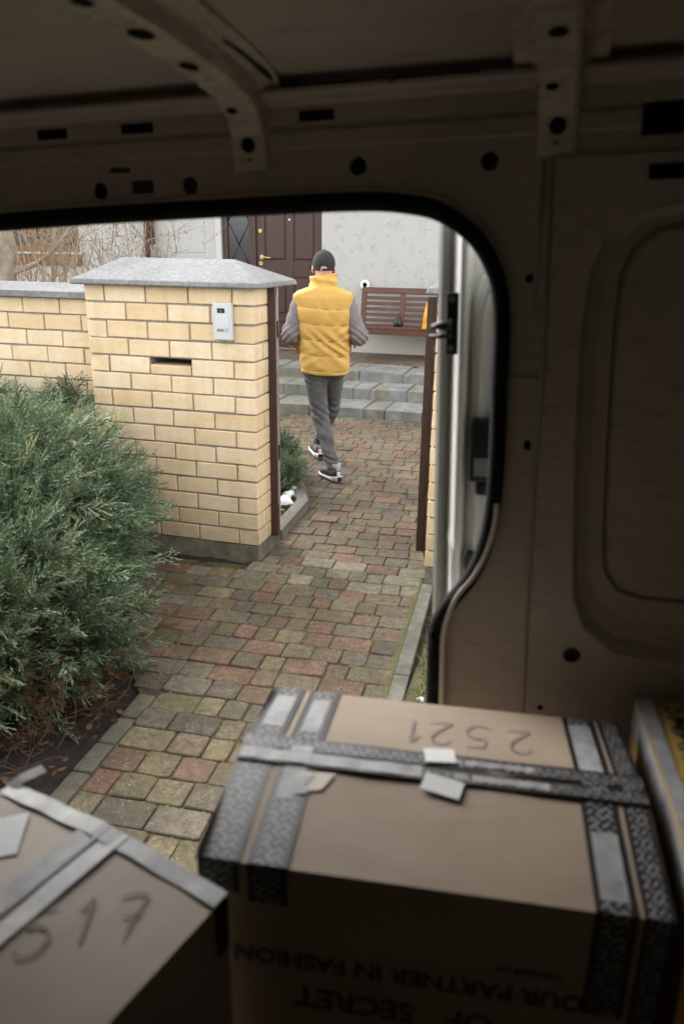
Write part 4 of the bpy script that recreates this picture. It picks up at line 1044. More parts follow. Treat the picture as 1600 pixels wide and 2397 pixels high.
# vest
def vest_fn(s, grow=0.):
    X, Y, Z = s.grid()
    zk = np.array([.80, .85, .95, 1.05, 1.2, 1.32, 1.42, 1.50, 1.6]); ak = np.array([.186, .188, .188, .190, .197, .210, .222, .222, .21]); bk = np.array([.150, .152, .150, .148, .148, .150, .135, .105, .09])
    a = np.interp(Z, zk, ak); b = np.interp(Z, zk, bk); cx = np.interp(Z, [.83, 1.1, 1.5], [.014, .008, -.004]); cy = np.interp(Z, [.83, 1.1, 1.35, 1.5], [.0, .01, 0., -.012])
    n = 2.7; x = np.abs((X-cx)/a); y = np.abs((Y-cy)/b)
    d = ((x**n+y**n)**(1/n)-1)*np.minimum(a, b)
    tilt = .010*np.sin(X*9+.5); zz = Z + tilt
    seams = np.array([.835, .868, .985, 1.100, 1.222, 1.345, 1.60])
    q = np.zeros_like(zz); sd = np.full_like(zz, 1.)
    for i in range(len(seams)-1):
        t = (zz-seams[i])/(seams[i+1]-seams[i]); m_ = (t >= 0) & (t < 1); w = np.sin(np.pi*np.clip(t, 0, 1))**.42
        if i == 5: w = np.minimum(w, np.clip((zz-1.345)/.05, 0, 1)**.5)
        if i == 0: w = w*.45
        q = np.where(m_, w, q)
    puff = .0095*q
    # pulled creases in the padding, strongest low on the right side
    def crease(ang, freq, ph, cx0, cz0, rad, amp):
        u = X*math.cos(ang)+Z*math.sin(ang); wv = np.sin(u*freq+ph+1.2*np.sin(Z*23+X*11)); g = np.exp(-(((X-cx0)**2)+((Z-cz0)**2))/(rad*rad)); return amp*g*(np.abs(wv)**.6*np.sign(wv))
    cz = crease(R_(52), 95, .3, .10, 1.06, .13, .0065) + crease(R_(40), 80, 1.1, -.06, 1.07, .11, .0045) + crease(R_(-38), 85, 2.0, .17, 1.18, .08, .005) + crease(R_(60), 75, 0, .06, .94, .13, .0035) + crease(R_(-55), 85, .6, -.12, .95, .09, .003) + crease(R_(25), 60, 1.7, .0, 1.29, .12, .002)
    d = d - puff - cz*(Y < .02)
    top = 1.515 - .36*np.maximum(np.abs(X)-.06, 0) - .6*np.maximum(np.abs(X)-.21, 0) - .25*np.maximum(np.abs(Y+.01)-.05, 0)
    dt = (Z-top)*.92; k = .018; h = np.clip(.5-.5*(dt-d)/k, 0, 1); d = dt*(1-h)+d*h + k*h*(1-h)
    hem = .838 - .012*np.sin(X*8+1.2); d = np.maximum(d, (hem-Z))
    return d.astype(np.float32)
vs_ = SDF((-.27, -.22, .80), (.27, .22, 1.60), .0062); vs_.v = vest_fn(vs_)
vest = vs_.mesh('vest', 'vest_yellow', man)
# seam cords around the padding, coloured dark as shade in the quilting creases
zk_ = np.array([.80, .85, .95, 1.05, 1.2, 1.32, 1.42, 1.50, 1.6]); ak_ = np.array([.186, .188, .188, .190, .197, .210, .222, .222, .21]); bk_ = np.array([.150, .152, .150, .148, .148, .150, .135, .105, .09])
for z0 in (.868, .985, 1.100, 1.222, 1.345):
    lp_ = []
    for th in np.linspace(0, 2*math.pi, 73):
        c_, s_ = math.cos(th), math.sin(th); z_ = z0
        for _ in range(3):
            a_ = np.interp(z_, zk_, ak_); x_ = a_*np.sign(c_)*abs(c_)**(2/2.7) + np.interp(z_, [.83, 1.1, 1.5], [.014, .008, -.004]); z_ = z0 - .010*math.sin(x_*9+.5)
        y_ = np.interp(z_, zk_, bk_)*np.sign(s_)*abs(s_)**(2/2.7) + np.interp(z_, [.83, 1.1, 1.35, 1.5], [.0, .01, 0., -.012]); lp_.append((x_*1.004, y_*1.01, z_))
    tube('quilt_seam_shade', lp_, .0034, 'vest_seam_shade', vest, 5)
# stand collar
cl = SDF((-.14, -.15, 1.44), (.14, .14, 1.64), .0055)
def collar(X, Y, Z):
    t = (Z-1.48)/.12; cx = -.006-.010*t*0; a = .094-.008*t; b = .088-.004*t; yy = Y+.012
    rr_ = np.sqrt((X/a)**2+(yy/b)**2); d = np.abs(rr_-1)*a - .017 - .004*np.sin(np.arctan2(yy, X)*5+Z*40)*.8 - .005*np.sin(Z*90+X*14)
    top = 1.588 + .012*np.sin(X*14) - .05*np.clip(yy, 0, .1); return np.maximum(np.maximum(d, Z-top), 1.468-Z)
X, Y, Z = cl.grid(); cl.v = (collar(X, Y, Z)).astype(np.float32); col = cl.mesh('collar', 'vest_yellow', vest)

# sweater sleeves (and the shirt body under the vest)
sw = SDF((-.40, -.20, .96), (.40, .36, 1.52), .007)
for a, e, w_, sx in ((SHL, EL, WL, -1), (SHR, ER, WR, 1)):
    sw.cone(np.array(a)+np.array([-sx*.02, 0, .0]), np.array(e)+np.array([0, 0, .02]), .080, .066, .03); sw.cone(e, np.array(w_)+np.array([0, -.01, .0]), .068, .046, .045)
sw.cone((-.13, 0, 1.38), (.13, 0, 1.38), .075, .075, .05); sw.cone((0, 0, 1.08), (0, 0, 1.36), .09, .11, .05, (.75, 1.2, 1))
X, Y, Z = sw.grid()
el_ = np.exp(-((Z-1.13)**2)/.006)*(np.abs(X) > .17)
sw.v = sw.v - (.0065*el_*np.sin(Z*120+np.abs(X)*95+Y*40) + .0030*np.sin(Z*52-np.abs(X)*70+Y*25)*(np.abs(X) > .19)).astype(np.float32)
sw.mesh('sweater', 'sweater', man)
for w_, sx in ((WL, -1), (WR, 1)):
    tube('cuff', [np.array(w_)+np.array([0, -.03, .004]), np.array(w_)+np.array([0, .012, -.004])], .0475, 'sweater', man, 14)

# jeans
J = SDF((-.24, -.40, .02), (.24, .58, 1.0), .0075)
J.cone((-.070, -.015, .90), (.082, -.01, .90), .108, .108, .05, (1, 1.0, 1)); J.cone((.006, 0, .94), (.006, 0, 1.0), .15, .15, .03, (1, 1.25, 1))
J.cone((HIPL[0], HIPL[1]-.005, .87), KL, .096, .066, .025); J.cone(KL, (AL[0], AL[1]+.005, AL[2]+.005), .066, .050, .03)
J.cone((HIPR[0], HIPR[1], .87), KR, .094, .066, .025); J.cone(KR, (AR[0], AR[1], AR[2]+.02), .064, .048, .03)
X, Y, Z = J.grid()
wr = .0055*np.exp(-((Z-.50)**2)/.009)*np.sin(Z*105+X*38+2.2*np.sin(X*22)) + .0055*np.exp(-((Z-.79)**2)/.0016)*np.sin(Z*130-np.abs(X+.02)*45) + .0035*np.sin(Z*48+X*30+Y*18)*np.exp(-((Z-.3)**2)/.03) + .006*np.exp(-((Z-.19)**2)/.0022)*np.sin(Z*150+X*40)
seat = .010*np.exp(-((X-.012)**2)/.0006)*(Y < -.02)*np.exp(-((Z-.86)**2)/.006)
J.v = J.v - (wr - seat).astype(np.float32)
J.v = np.maximum(J.v, (.088 + .012*np.sin(X*30) - Z).astype(np.float32))
jeans = J.mesh('jeans', 'jeans_grey', man)
# back pocket stitched on the right seat
pk = [(.050, .905), (.140, .915), (.142, .845), (.100, .815), (.056, .836)]
V = [(x, -.121+.10*max(0, abs(x-.085)-.02), z) for x, z in pk]; 
pts = [Vector(v) for v in V]+[Vector(V[0])]; 
tube('pocket_seam', pts, .0022, 'jeans_grey', jeans, 5, False)
# cap
C_ = SDF((-.13, -.14, 1.60), (.15, .26, 1.80), .0045)
X, Y, Z = C_.grid()
outer = (np.sqrt((X/.089)**2+((Y-.008)/.108)**2+((Z-1.665)/.104)**2)-1)*.089; inner = (np.sqrt((X/.081)**2+((Y-.008)/.100)**2+((Z-1.663)/.096)**2)-1)*.081
d = np.maximum(outer, -inner); d = np.maximum(d, (1.614 + (Y+.1)*.12) - Z)
arch = np.sqrt((X/.028)**2+((Z-1.634)/.020)**2)-1; d = np.maximum(d, np.where(Y < -.02, -arch*.026, -1.))
strap = np.maximum(np.maximum(np.maximum(outer-.002, -inner), np.abs(Z-1.625)-.0085), Y+.02); d = np.minimum(d, strap)
ang = R_(-14); xr = X*math.cos(ang)-Y*math.sin(ang); yr = X*math.sin(ang)+Y*math.cos(ang)
brim = np.maximum(np.sqrt((xr/.088)**2+((yr-.105)/.085)**2)-1, 0)*.08 + np.abs(Z-(1.668-.9*np.maximum(yr-.08, 0)**1.3-3.2*xr**2*.6))-.004; brim = np.maximum(brim, .05-yr); d = np.minimum(d, brim)
C_.v = d.astype(np.float32); cap = C_.mesh('cap', 'cap_cloth', man); cap.rotation_euler = (0, 0, 0)
V, F = tube_geo([(0, .006, 1.766), (0, .006, 1.773)], [.010, .006], 10); mk('cap_button', V, F, 'cap_cloth', cap, True)
box('strap_buckle', (-.022, -.103, 1.620), (-.014, -.098, 1.630), 'alu_silver', cap)
# black face mask with ear loops
mo = SDF((-.10, .02, 1.54), (.10, .14, 1.66), .005); X, Y, Z = mo.grid()
mo.v = np.maximum(np.maximum((np.sqrt((X/.070)**2+((Y-.03)/.085)**2+((Z-1.60)/.075)**2)-1)*.07, -((np.sqrt((X/.064)**2+((Y-.03)/.079)**2+((Z-1.60)/.069)**2)-1)*.064)), .045-Y).astype(np.float32)
mask = mo.mesh('face_mask', 'cap_cloth', man)
for sx in (-1, 1): tube('ear_loop', spline([(sx*.062, .055, 1.625), (sx*.080, .005, 1.645), (sx*.082, -.018, 1.628), (sx*.074, -.012, 1.60), (sx*.060, .05, 1.575)], 5), .0035, 'cap_cloth', mask, 6)

# shoes: dark knit upper, chunky pale midsole, dark outsole
def shoe(name, loc, rz, pitch_):
    root = empty(name, loc, (pitch_, 0, rz)); root.parent = man
    def foot(Y): return np.interp(Y, [-.085, -.06, 0, .06, .13, .18, .215], [.020, .038, .040, .043, .052, .044, .012])
    def layer(nm, mat, z0, z1, grow, rnd, ext=0, heel=0.):
        s = SDF((-.08, -.125, -.02), (.08, .25, .16), .0055); X, Y, Z = s.grid(); Y2 = Y/(1+ext)
        w = foot(Y2)+grow; d = np.abs(X + .008*np.sin((Y2+.05)*9)) - w; d = np.maximum(d, np.maximum(Y2-.212-grow, -.088-grow-Y2-heel*np.clip((Z-.01)/.05, 0, 1)*.3))
        dz = np.maximum(z0-Z, Z-z1) if not callable(z1) else np.maximum(z0-Z, Z-z1(Y)); k = rnd; h = np.clip(.5-.5*(dz-d)/k, 0, 1); s.v = (dz*(1-h)+d*h+k*h*(1-h)).astype(np.float32); return s.mesh(nm, mat, root)
    layer('outsole', 'shoe_grey', -.001 + .001, .014, .006, .006)
    ms = layer('midsole', 'shoe_white', .010, lambda Y: np.interp(Y, [-.11, -.07, -.02, .05, .12, .22], [.056, .052, .036, .030, .030, .034]), .008, .012, 0, .5)
    layer('upper', 'shoe_black', .02, lambda Y: np.interp(Y, [-.10, -.06, -.02, .03, .08, .14, .22], [.098, .094, .088, .094, .082, .062, .040]), -.001, .03)
    box('heel_tab', (-.012, -.099, .058), (.016, -.086, .090), 'shoe_white', root, .003); box('heel_logo', (-.0165, -.0985, .056), (-.0125, -.088, .088), 'shoe_red', root)
    box('midsole_groove', (-.040, -.1005, .028), (.040, -.094, .034), 'shoe_grey', root, .002)
    tube('sock', [(0, -.035, .07), (.0, -.042, .15)], .040, 'sock', root, 14)
    return root
shoe('shoe', (AL[0], AL[1]+.035, .002), R_(24), 0)
shoe('shoe', (AR[0]-.005, AR[1]+.03, .012), R_(10), R_(5))

# the carton he carries
bx = empty('carried_carton', (-1.845-.29*.33, 5.95+.957*.33, .955), (0, 0, R_(16.9))); tag(bx, 'brown carton held in front of the walking man, showing at both sides of his waist', 'carton')
box('carton_body', (-.232, -.14, 0), (.232, .16, .21), 'cardboard_warm', bx, .003)
box('carton_tape', (-.233, -.025, .2105), (.233, .03, .2115), 'tape_silver', bx)

# ================================================================== the van (local frame: x along the van, y out of the side door, z up; it stands 2 degrees nose-down)
van = empty('delivery_van', (0, 0, CAM_Z), (0, R_(-2.0), 0)); tag(van, 'dark interior of a white delivery van with its side door slid open', 'van')
W0 = 1.360
OPEN = [(-1.80, -1.66), (-1.80, -.02), (-1.785, .03), (-1.74, .055), (-1.45, .062), (-.95, .078), (-.71, .083), (-.47, .086), (-.35, .086), (-.283, .081), (-.225, .069), (-.181, .045), (-.150, .017), (-.128, -.019), (-.115, -.056), (-.109, -.109), (-.108, -.161), (-.108, -.22), (-.107, -.28), (-.107, -.342), (-.108, -.402), (-.111, -.452), (-.118, -.500), (-.131, -.548), (-.153, -.594), (-.183, -.638), (-.203, -.676), (-.211, -.712), (-.212, -.78), (-.212, -1.66)]
def circ(u, v, r, n=16, sy=1.): return [(u+r*math.cos(2*math.pi*i/n), v+r*sy*math.sin(2*math.pi*i/n)) for i in range(n)]
def rrect(u0, v0, u1, v1, r, n=4):
    out = []
    for cx, cy, a0 in ((u1-r, v1-r, 0), (u0+r, v1-r, 90), (u0+r, v0+r, 180), (u1-r, v0+r, 270)):
        for i in range(n+1): a = R_(a0+90*i/n); out.append((cx+r*math.cos(a), cy+r*math.sin(a)))
    return out
def dense(pts, n=3):
    return [tuple(p) for p in spline([(a, b, 0) for a, b in pts], n)]
op2 = [(p[0], p[1]) for p in dense(OPEN, 3)]
holes = [op2, circ(-.852, .122, .0155), circ(-.669, .123, .0155), rrect(-.787, .114, -.741, .137, .005), rrect(-.828, .1505, -.786, .1595, .003), circ(-.358, .141, .0150), circ(-.140, .138, .0150), circ(-.068, -.042, .008, 12), circ(-.056, -.324, .007, 12, 1.45), circ(.062, .180, .011, 12)]
panel_xz('side_panel', [(-2.35, -1.70), (-.020, -1.70), (-.020, .140), (1.38, .140), (1.38, .206), (-2.35, .206)], holes, W0, W0+.006, 'van_inner', van)
# second pressed sheet behind the opening with its stamped recess
rec_o = [(.156, .064), (.085, .053), (.042, .016), (.024, -.036), (.018, -.144), (.022, -.289), (.034, -.525), (.041, -.609), (.065, -.667), (.118, -.708), (.2, -.716)]
rec_o = rec_o + [(.9, -.716), (.95, -.66), (.95, .01), (.9, .064)]
rec_i = [(.159, .041), (.117, .033), (.085, .002), (.072, -.043), (.069, -.11), (.074, -.287), (.082, -.48), (.090, -.561), (.115, -.596), (.16, -.609), (.231, -.609)] + [(.87, -.609), (.90, -.57), (.90, 0), (.87, .041)]
panel_xz('rear_side_panel', [(-.040, -1.70), (1.38, -1.70), (1.38, .138), (-.042, .138)], [rec_o, circ(.047, -.723, .0165), circ(-.003, -.844, .0065, 10), circ(.25, -.80, .012, 12)], W0-.007, W0-.0015, 'van_inner', van)
# the recess: chamfered walls down to the sunk field, with a pressed groove round it
n = len(rec_o); mid = [((a[0]*.45+b[0]*.55), (a[1]*.45+b[1]*.55)) for a, b in zip(rec_o, rec_i)]
inn2 = [(b[0]+(.45-b[0])*.03, b[1]+(-.28-b[1])*.03) for b in rec_i]
rings = [(rec_o, W0-.0065), ([(a[0]*.8+b[0]*.2, a[1]*.8+b[1]*.2) for a, b in zip(rec_o, rec_i)], W0+.014), (mid, W0+.024), (rec_i, W0+.022), ([(b[0]*.99+.0045, b[1]*.99-.0028) for b in rec_i], W0+.032), (inn2, W0+.020)]
V = []; F = []
for pts, y in rings: V += [(u, y, v) for u, v in pts]
for k in range(len(rings)-1):
    for i in range(n): j = (i+1) % n; F.append((k*n+i, k*n+j, (k+1)*n+j, (k+1)*n+i))
F.append(tuple((len(rings)-1)*n+i for i in range(n)))
mk('stamped_recess', V, F, 'van_inner', van)
# lap seam beads of the two sheets
tube('seam_bead', [(-.041, W0-.006, .136), (-.036, W0-.006, -.217), (-.039, W0-.006, -.368), (-.036, W0-.006, -.857), (-.036, W0-.006, -1.2)], .0035, 'van_edge', van, 6)
tube('seam_bead', [(-.055, W0-.001, .132), (-.058, W0-.001, -.10)], .0025, 'van_edge', van, 6)
tube('seam_bead', [(-.098, W0-.001, -.205), (-.044, W0-.001, -.205)], .002, 'van_edge', van, 6)
# header fold line
V, F = extrude_profile([(W0-.0002, .172), (W0-.004, .176), (W0-.004, .198), (W0-.0002, .204)], -2.35, 1.38); mk('header_fold', V, F, 'van_inner', van)
# outer skin with a larger opening: the cavity behind the holes stays dark
big = [(u+.03 if u > -1.3 else u-.03, v+(.022 if v > -.1 else 0)) for u, v in OPEN]; big[0] = (-1.83, -1.66); big[-1] = (-.18, -1.66)
panel_xz('outer_skin', [(-2.4, -1.74), (1.42, -1.74), (1.42, .33), (-2.4, .33)], [[(p[0], p[1]) for p in dense(big, 2)]], W0+.075, W0+.080, 'van_white', van)
# jamb between the skins
V = []; F = []
A = [(p[0], p[1]) for p in dense(OPEN, 2)]; Bq = [(p[0], p[1]) for p in dense(big, 2)]
V = [(u, W0+.0065, v) for u, v in A] + [(u, W0+.0745, v) for u, v in Bq]; n = len(A)
for i in range(n-1): F.append((i, i+1, n+i+1, n+i))
mk('door_jamb', V, F, 'van_edge', van, True)
# rubber seal round the opening and the bright flange edge below it
sp = [(u-.001 if u > -1 else u, W0-.006, v-.002) for u, v in OPEN]
tube('door_seal', spline(sp, 4), .0145, 'rubber_black', van, 10)
fl_ = [(-.103, -.430), (-.106, -.475), (-.120, -.530), (-.142, -.578), (-.172, -.624), (-.188, -.672), (-.1945, -.716), (-.195, -.80), (-.195, -1.18)]
tube('door_flange', spline([(u, W0-.017, v) for u, v in fl_], 4), .0055, 'van_flange', van, 8)
fh = [(-1.2, .092), (-.95, .097), (-.71, .1005), (-.47, .1035), (-.35, .1035), (-.280, .098), (-.222, .086), (-.173, .058), (-.139, .025), (-.115, -.015), (-.102, -.056)]
tube('header_flange', spline([(u, W0-.004, v) for u, v in fh], 4), .0045, 'van_inner', van, 8)
# roof: rail section, ceiling skin, cross bows
rail = [(W0+.004, .2062), (W0-.008, .207), (W0-.010, .236), (W0-.018, .243), (W0-.034, .247), (W0-.040, .252), (W0-.040, .258), (W0-.012, .262), (W0-.006, .275), (W0+.03, .29), (W0+.03, .2062)]
V, F = extrude_profile(rail, -2.35, 1.38); mk('roof_rail', V, F, 'van_inner', van)
ceil = [(W0+.06, .276), (W0-.020, .276), (W0-.075, .286), (W0-.16, .300), (1.0, .316), (.6, .330), (.1, .334), (-.30, .316), (-.44, .26), (-.44, .40), (.5, .42), (W0+.06, .40)]
V, F = extrude_profile(ceil, -2.35, 1.38); mk('roof_panel', V, F, 'van_roof', van)
for u in np.arange(-.95, .5, .0001)[:0]: pass
def bow(uc, hw, name='roof_bow', skew=0.):
    path = [(W0-.0045, .142), (W0-.0085, .168), (W0-.016, .196), (W0-.034, .222), (W0-.075, .243), (W0-.15, .256), (1.05, .268), (.7, .284), (.2, .292), (-.2, .284), (-.42, .25)]
    ring = [(-hw-.034, .040), (-hw-.010, .038), (-hw, .030), (-hw+.006, .003), (-hw+.012, 0), (hw-.012, 0), (hw-.006, .003), (hw, .030), (hw+.010, .038), (hw+.034, .040)]
    V = []; F = []; m_ = len(ring)
    for i, (w, v) in enumerate(path):
        a = path[max(i-1, 0)]; b = path[min(i+1, len(path)-1)]; tw, tv = b[0]-a[0], b[1]-a[1]; l = math.hypot(tw, tv); nw, nv = -tv/l, tw/l
        if nv < 0: nw, nv = -nw, -nv
        if i < 2: nw, nv = 1, 0
        sc_ = (.30, .45, .7)[i] if i < 3 else 1
        for du, dh in ring:
            q = dh*sc_; V.append((uc+du*(1 if abs(du) <= hw else (hw+(abs(du)-hw)*min(1, .15+.3*i))/abs(du)) + skew*(W0-w), w+nw*q, v+nv*q))
    for i in range(len(path)-1):
        for k in range(m_-1): F.append((i*m_+k, i*m_+k+1, (i+1)*m_+k+1, (i+1)*m_+k))
    F.append(tuple(range(m_)))
    o = mk(name, V, F, 'van_bow', van)
    def plug(w, v, r, sy=1., du=0):
        n_ = 14; i = min(range(len(path)-1), key=lambda q: abs(path[q][0]-w)+abs(path[q][1]-v)); a, b = path[i], path[i+1]; tw, tv = b[0]-a[0], b[1]-a[1]; l = math.hypot(tw, tv); tw /= l; tv /= l; nw, nv = tv, -tw
        if nv > 0: nw, nv = -nw, -nv
        if i == 0: nw, nv = -1, 0
        t = ((w-a[0])*tw+(v-a[1])*tv); cw, cv = a[0]+tw*t, a[1]+tv*t
        P = [(uc+du+skew*(W0-w)+r*math.cos(2*math.pi*k/n_), cw+tw*r*sy*math.sin(2*math.pi*k/n_)+nw*.0012, cv+tv*r*sy*math.sin(2*math.pi*k/n_)+nv*.0012) for k in range(n_)]
        mk('painted_bow_hole', P, [tuple(range(n_))], 'hole_black', o)  # black disc on the bow, painting the dark inside a hole
    plug(W0-.012, .182, .013, .95); plug(W0-.006, .158, .004); plug(W0-.026, .212, .009, .7, -.006); plug(W0-.05, .231, .010, .8, -.01); plug(1.14, .264, .013, 1.5); plug(1.0, .27, .016, 1.4, .004); plug(.88, .276, .012, 1.4)
    return o
bow(-.548, .036); bow(-.038, .034); bow(-1.25, .036); bow(.55, .036)
for a, b in ((-.964, -.902), (-.790, -.727), (-.456, -.395), (-1.15, -1.09), (.22, .28)):
    box('painted_rail_slot', (a, W0-.0105, .2125), (b, W0-.0085, .2285), 'hole_black', van)  # black slip on the rail, painting the dark of a slot
for lo, hi in (((.084, W0-.0095, .162), (.165, W0-.0078, .2045)), ((.100, W0-.0085, .100), (.16, W0-.0072, .122))):
    o = box('painted_opening', lo, hi, 'hole_black', van)  # black plate painting the dark of an opening, nothing cut
tube('wire_clip', [(-.30, W0-.022, .262), (-.292, W0-.042, .256), (-.284, W0-.022, .262)], .004, 'black_plastic', van, 6)
tube('wire_loom', spline([(-.62, W0-.014, .264), (-.45, W0-.016, .263), (-.30, W0-.015, .263), (-.16, W0-.016, .263)], 4), .004, 'black_plastic', van, 6)
tube('roof_seam', [(-.52, 1.0, .317), (-.50, W0-.12, .293), (-.487, W0-.03, .272)], .006, 'black_plastic', van, 6)
# spot welds along the pressed flanges
def weld(u, w, v, r=.0032):
    n_ = 8; P = [(u, w-.0009, v)]+[(u+r*math.cos(2*math.pi*k/n_), w, v+r*math.sin(2*math.pi*k/n_)) for k in range(n_)]
    mk('spot_weld', P, [(0, 1+k, 1+(k+1) % n_) for k in range(n_)], 'van_edge', van)
for k in range(17): weld(-1.06+k*.052+random.gauss(0, .003), W0-.0003, .109+random.gauss(0, .001))
for k in range(12): weld(-.030+random.gauss(0, .001), W0-.0073, .11-k*.075)
for k in range(14): weld(-1.0+k*.09, W0-.0083, .2095, .0028)
# rest of the load space
box('load_floor', (-2.35, -.44, -1.30), (1.38, 1.12, -1.24), 'van_floor', van)
box('load_floor', (-.46, 1.121, -1.301), (1.38, W0-.008, -1.241), 'van_floor', van)
box('entry_step', (-2.35, 1.06, -1.74), (-.2, W0+.074, -1.70), 'van_floor', van); box('step_riser', (-2.35, 1.05, -1.74), (-.4, 1.075, -1.301), 'van_inner', van)
box('far_side_panel', (-2.35, -.47, -1.24), (1.38, -.44, .40), 'van_inner', van)
box('bulkhead', (-2.4, -.44, -1.24), (-2.351, W0+.074, .40), 'van_inner', van)
box('rear_door_panel', (1.381, -.44, -1.24), (1.42, W0+.074, .40), 'van_inner', van)
box('outer_roof', (-2.4, -.47, .405), (1.42, W0+.080, .43), 'van_white', van, .008)
box('roof_edge', (-2.4, W0+.0605, .331), (1.42, W0+.080, .404), 'van_white', van)

# sliding door, pushed back behind the side of the van
sdr = empty('sliding_door', (0, 0, 0)); sdr.parent = van
def vert(name, prof, v0, v1, mat, parent):
    n = len(prof); V = [(u, w, v0) for u, w in prof]+[(u, w, v1) for u, w in prof]; F = [(i, (i+1) % n, n+(i+1) % n, n+i) for i in range(n)]+[tuple(range(n))[::-1], tuple(range(n, 2*n))]
    return mk(name, V, F, mat, parent)
vert('edge_rubber', [(-.2440, 1.520), (-.2425, 1.505), (-.235, 1.498), (-.2185, 1.512), (-.2185, 1.522)], -1.15, .15, 'van_edge', sdr)
o = vert('inner_flange', [(-.2180, 1.530), (-.2175, 1.516), (-.1985, 1.466), (-.194, 1.461), (-.186, 1.461), (-.181, 1.466), (-.180, 1.530)], -1.15, .15, 'van_white', sdr); bv = o.modifiers.new('b', 'BEVEL'); bv.width = .003; bv.segments = 2
box('outer_panel', (-.2445, 1.5305, -1.15), (.95, 1.55, .17), 'van_white', sdr, .004)
# pressed inner frame following the rounded corner of the door
prof = [(.004, 1.530), (.006, 1.516), (.010, 1.512), (.026, 1.478), (.031, 1.474), (.036, 1.478), (.040, 1.498), (.046, 1.502), (.078, 1.462), (.12, 1.458), (.12, 1.530)]
path = [(-.186, -1.15), (-.186, -.6), (-.186, -.25), (-.186, -.14), (-.182, -.09), (-.168, -.045), (-.142, -.010), (-.105, .014), (-.05, .026), (.2, .03), (.9, .03)]
pth = spline([(a, b, 0) for a, b in path], 4); V = []; F = []; m_ = len(prof)
for i, p in enumerate(pth):
    a = pth[max(i-1, 0)]; b = pth[min(i+1, len(pth)-1)]; t = (b-a)[:2]; t /= np.linalg.norm(t); nx, ny = t[1], -t[0]
    for off, w in prof: V.append((p[0]+nx*min(off, .12), w, p[1]+ny*min(off, .12)))
for i in range(len(pth)-1):
    for k in range(m_-1): F.append((i*m_+k, i*m_+k+1, (i+1)*m_+k+1, (i+1)*m_+k))
mk('inner_frame', V, F, 'van_white', sdr, True)
# guide pin plate
lp = empty('latch_plate', (0, 0, 0)); lp.parent = sdr
box('plate', (-.2190, 1.452, -.180), (-.1960, 1.4605, -.068), 'black_plastic', lp, .003, 2)
V, F = tube_geo([(-.207, 1.449, -.126), (-.232, 1.447, -.127), (-.2475, 1.447, -.128)], [.013, .007, .0015], 10); mk('guide_pin', V, F, 'black_plastic', lp, True)
V, F = tube_geo([(-.207, 1.449, -.146), (-.2495, 1.449, -.147)], [.0042, .0038], 8); mk('guide_pin', V, F, 'black_plastic', lp, True)
for v in (-.080, -.168): V, F = tube_geo([(-.209, 1.4505, v), (-.209, 1.454, v)], .0055, 10); mk('bolt', V, F, 'alu_dark', lp)
lb = empty('lock_box', (0, 0, 0)); lb.parent = sdr
box('lock_case', (-.168, 1.452, -.425), (-.118, 1.479, -.300), 'black_plastic', lb, .006, 2); box('lock_foot', (-.155, 1.454, -.452), (-.122, 1.478, -.4255), 'black_plastic', lb, .005, 2)
box('lock_lever', (-.158, 1.4505, -.412), (-.120, 1.4515, -.376), 'alu_dark', lb, .0004)
bpn = rrect(-.172, -.625, -.142, -.578, .014)
o = panel_xz('bump_stop', bpn, [], 1.462, 1.494, 'black_plastic', sdr)
tube('door_crease', [(-.2165, 1.510, -.535), (-.199, 1.463, -.575), (-.195, 1.4595, -.70)], .0018, 'van_flange', sdr, 6)

# ================================================================== cartons in the van
def ribbon(name, pts, wdir, width, mat, parent, nrm=None):
    """tape strip: centre line pts, width along wdir; UV x = metres along, y across"""
    pts = [Vector(p) for p in pts]; wd = Vector(wdir).normalized()*width/2; V = []; F = []; uv = []; s_ = 0; S_ = []
    for i, p in enumerate(pts):
        if i: s_ += (p-pts[i-1]).length
        V += [p-wd, p+wd]; S_.append(s_)
    for i in range(len(pts)-1): F.append((2*i, 2*i+1, 2*i+3, 2*i+2))
    me = bpy.data.meshes.new(name); me.from_pydata([tuple(v) for v in V], [], F); ul = me.uv_layers.new(name='UVMap')
    for p in me.polygons:
        for li in p.loop_indices:
            vi = me.loops[li].vertex_index; ul.data[li].uv = (S_[vi//2], vi % 2)
    me.materials.append(M[mat]); me.update(); return link(name, me, parent)
def stroke(name, pts, z, width, parent, mat='ink', n=6, frame=None):
    P = spline([(a, b, 0) for a, b in pts], n); V = []; F = []
    for i, p in enumerate(P):
        a = P[max(i-1, 0)]; b = P[min(i+1, len(P)-1)]; t = (b-a); t /= np.linalg.norm(t)+1e-9; w = width/2*(1-.35*abs(2*i/(len(P)-1)-1))
        for sg in (-1, 1): V.append((p[0]-t[1]*w*sg, p[1]+t[0]*w*sg, z))
    for i in range(len(P)-1): F.append((2*i, 2*i+1, 2*i+3, 2*i+2))
    if frame: V = [frame(*v) for v in V]
    return mk(name, V, F, mat, parent)
DIG = {'2': [[(0, .78), (.12, .95), (.35, 1.0), (.55, .85), (.5, .6), (.25, .3), (0, .02), (.3, .03), (.65, .06)]],
       '5': [[(.6, 1.0), (.3, .98), (.12, .95), (.08, .6), (.3, .62), (.55, .5), (.58, .25), (.4, .05), (.15, .0), (-.05, .1)]],
       '1': [[(.05, .7), (.3, 1.0)], [(.3, 1.0), (.28, .5), (.25, 0)]],
       '7': [[(0, .92), (.3, 1.0), (.6, .95), (.62, .85), (.45, .5), (.3, 0)], [(.15, .48), (.6, .5)]]}
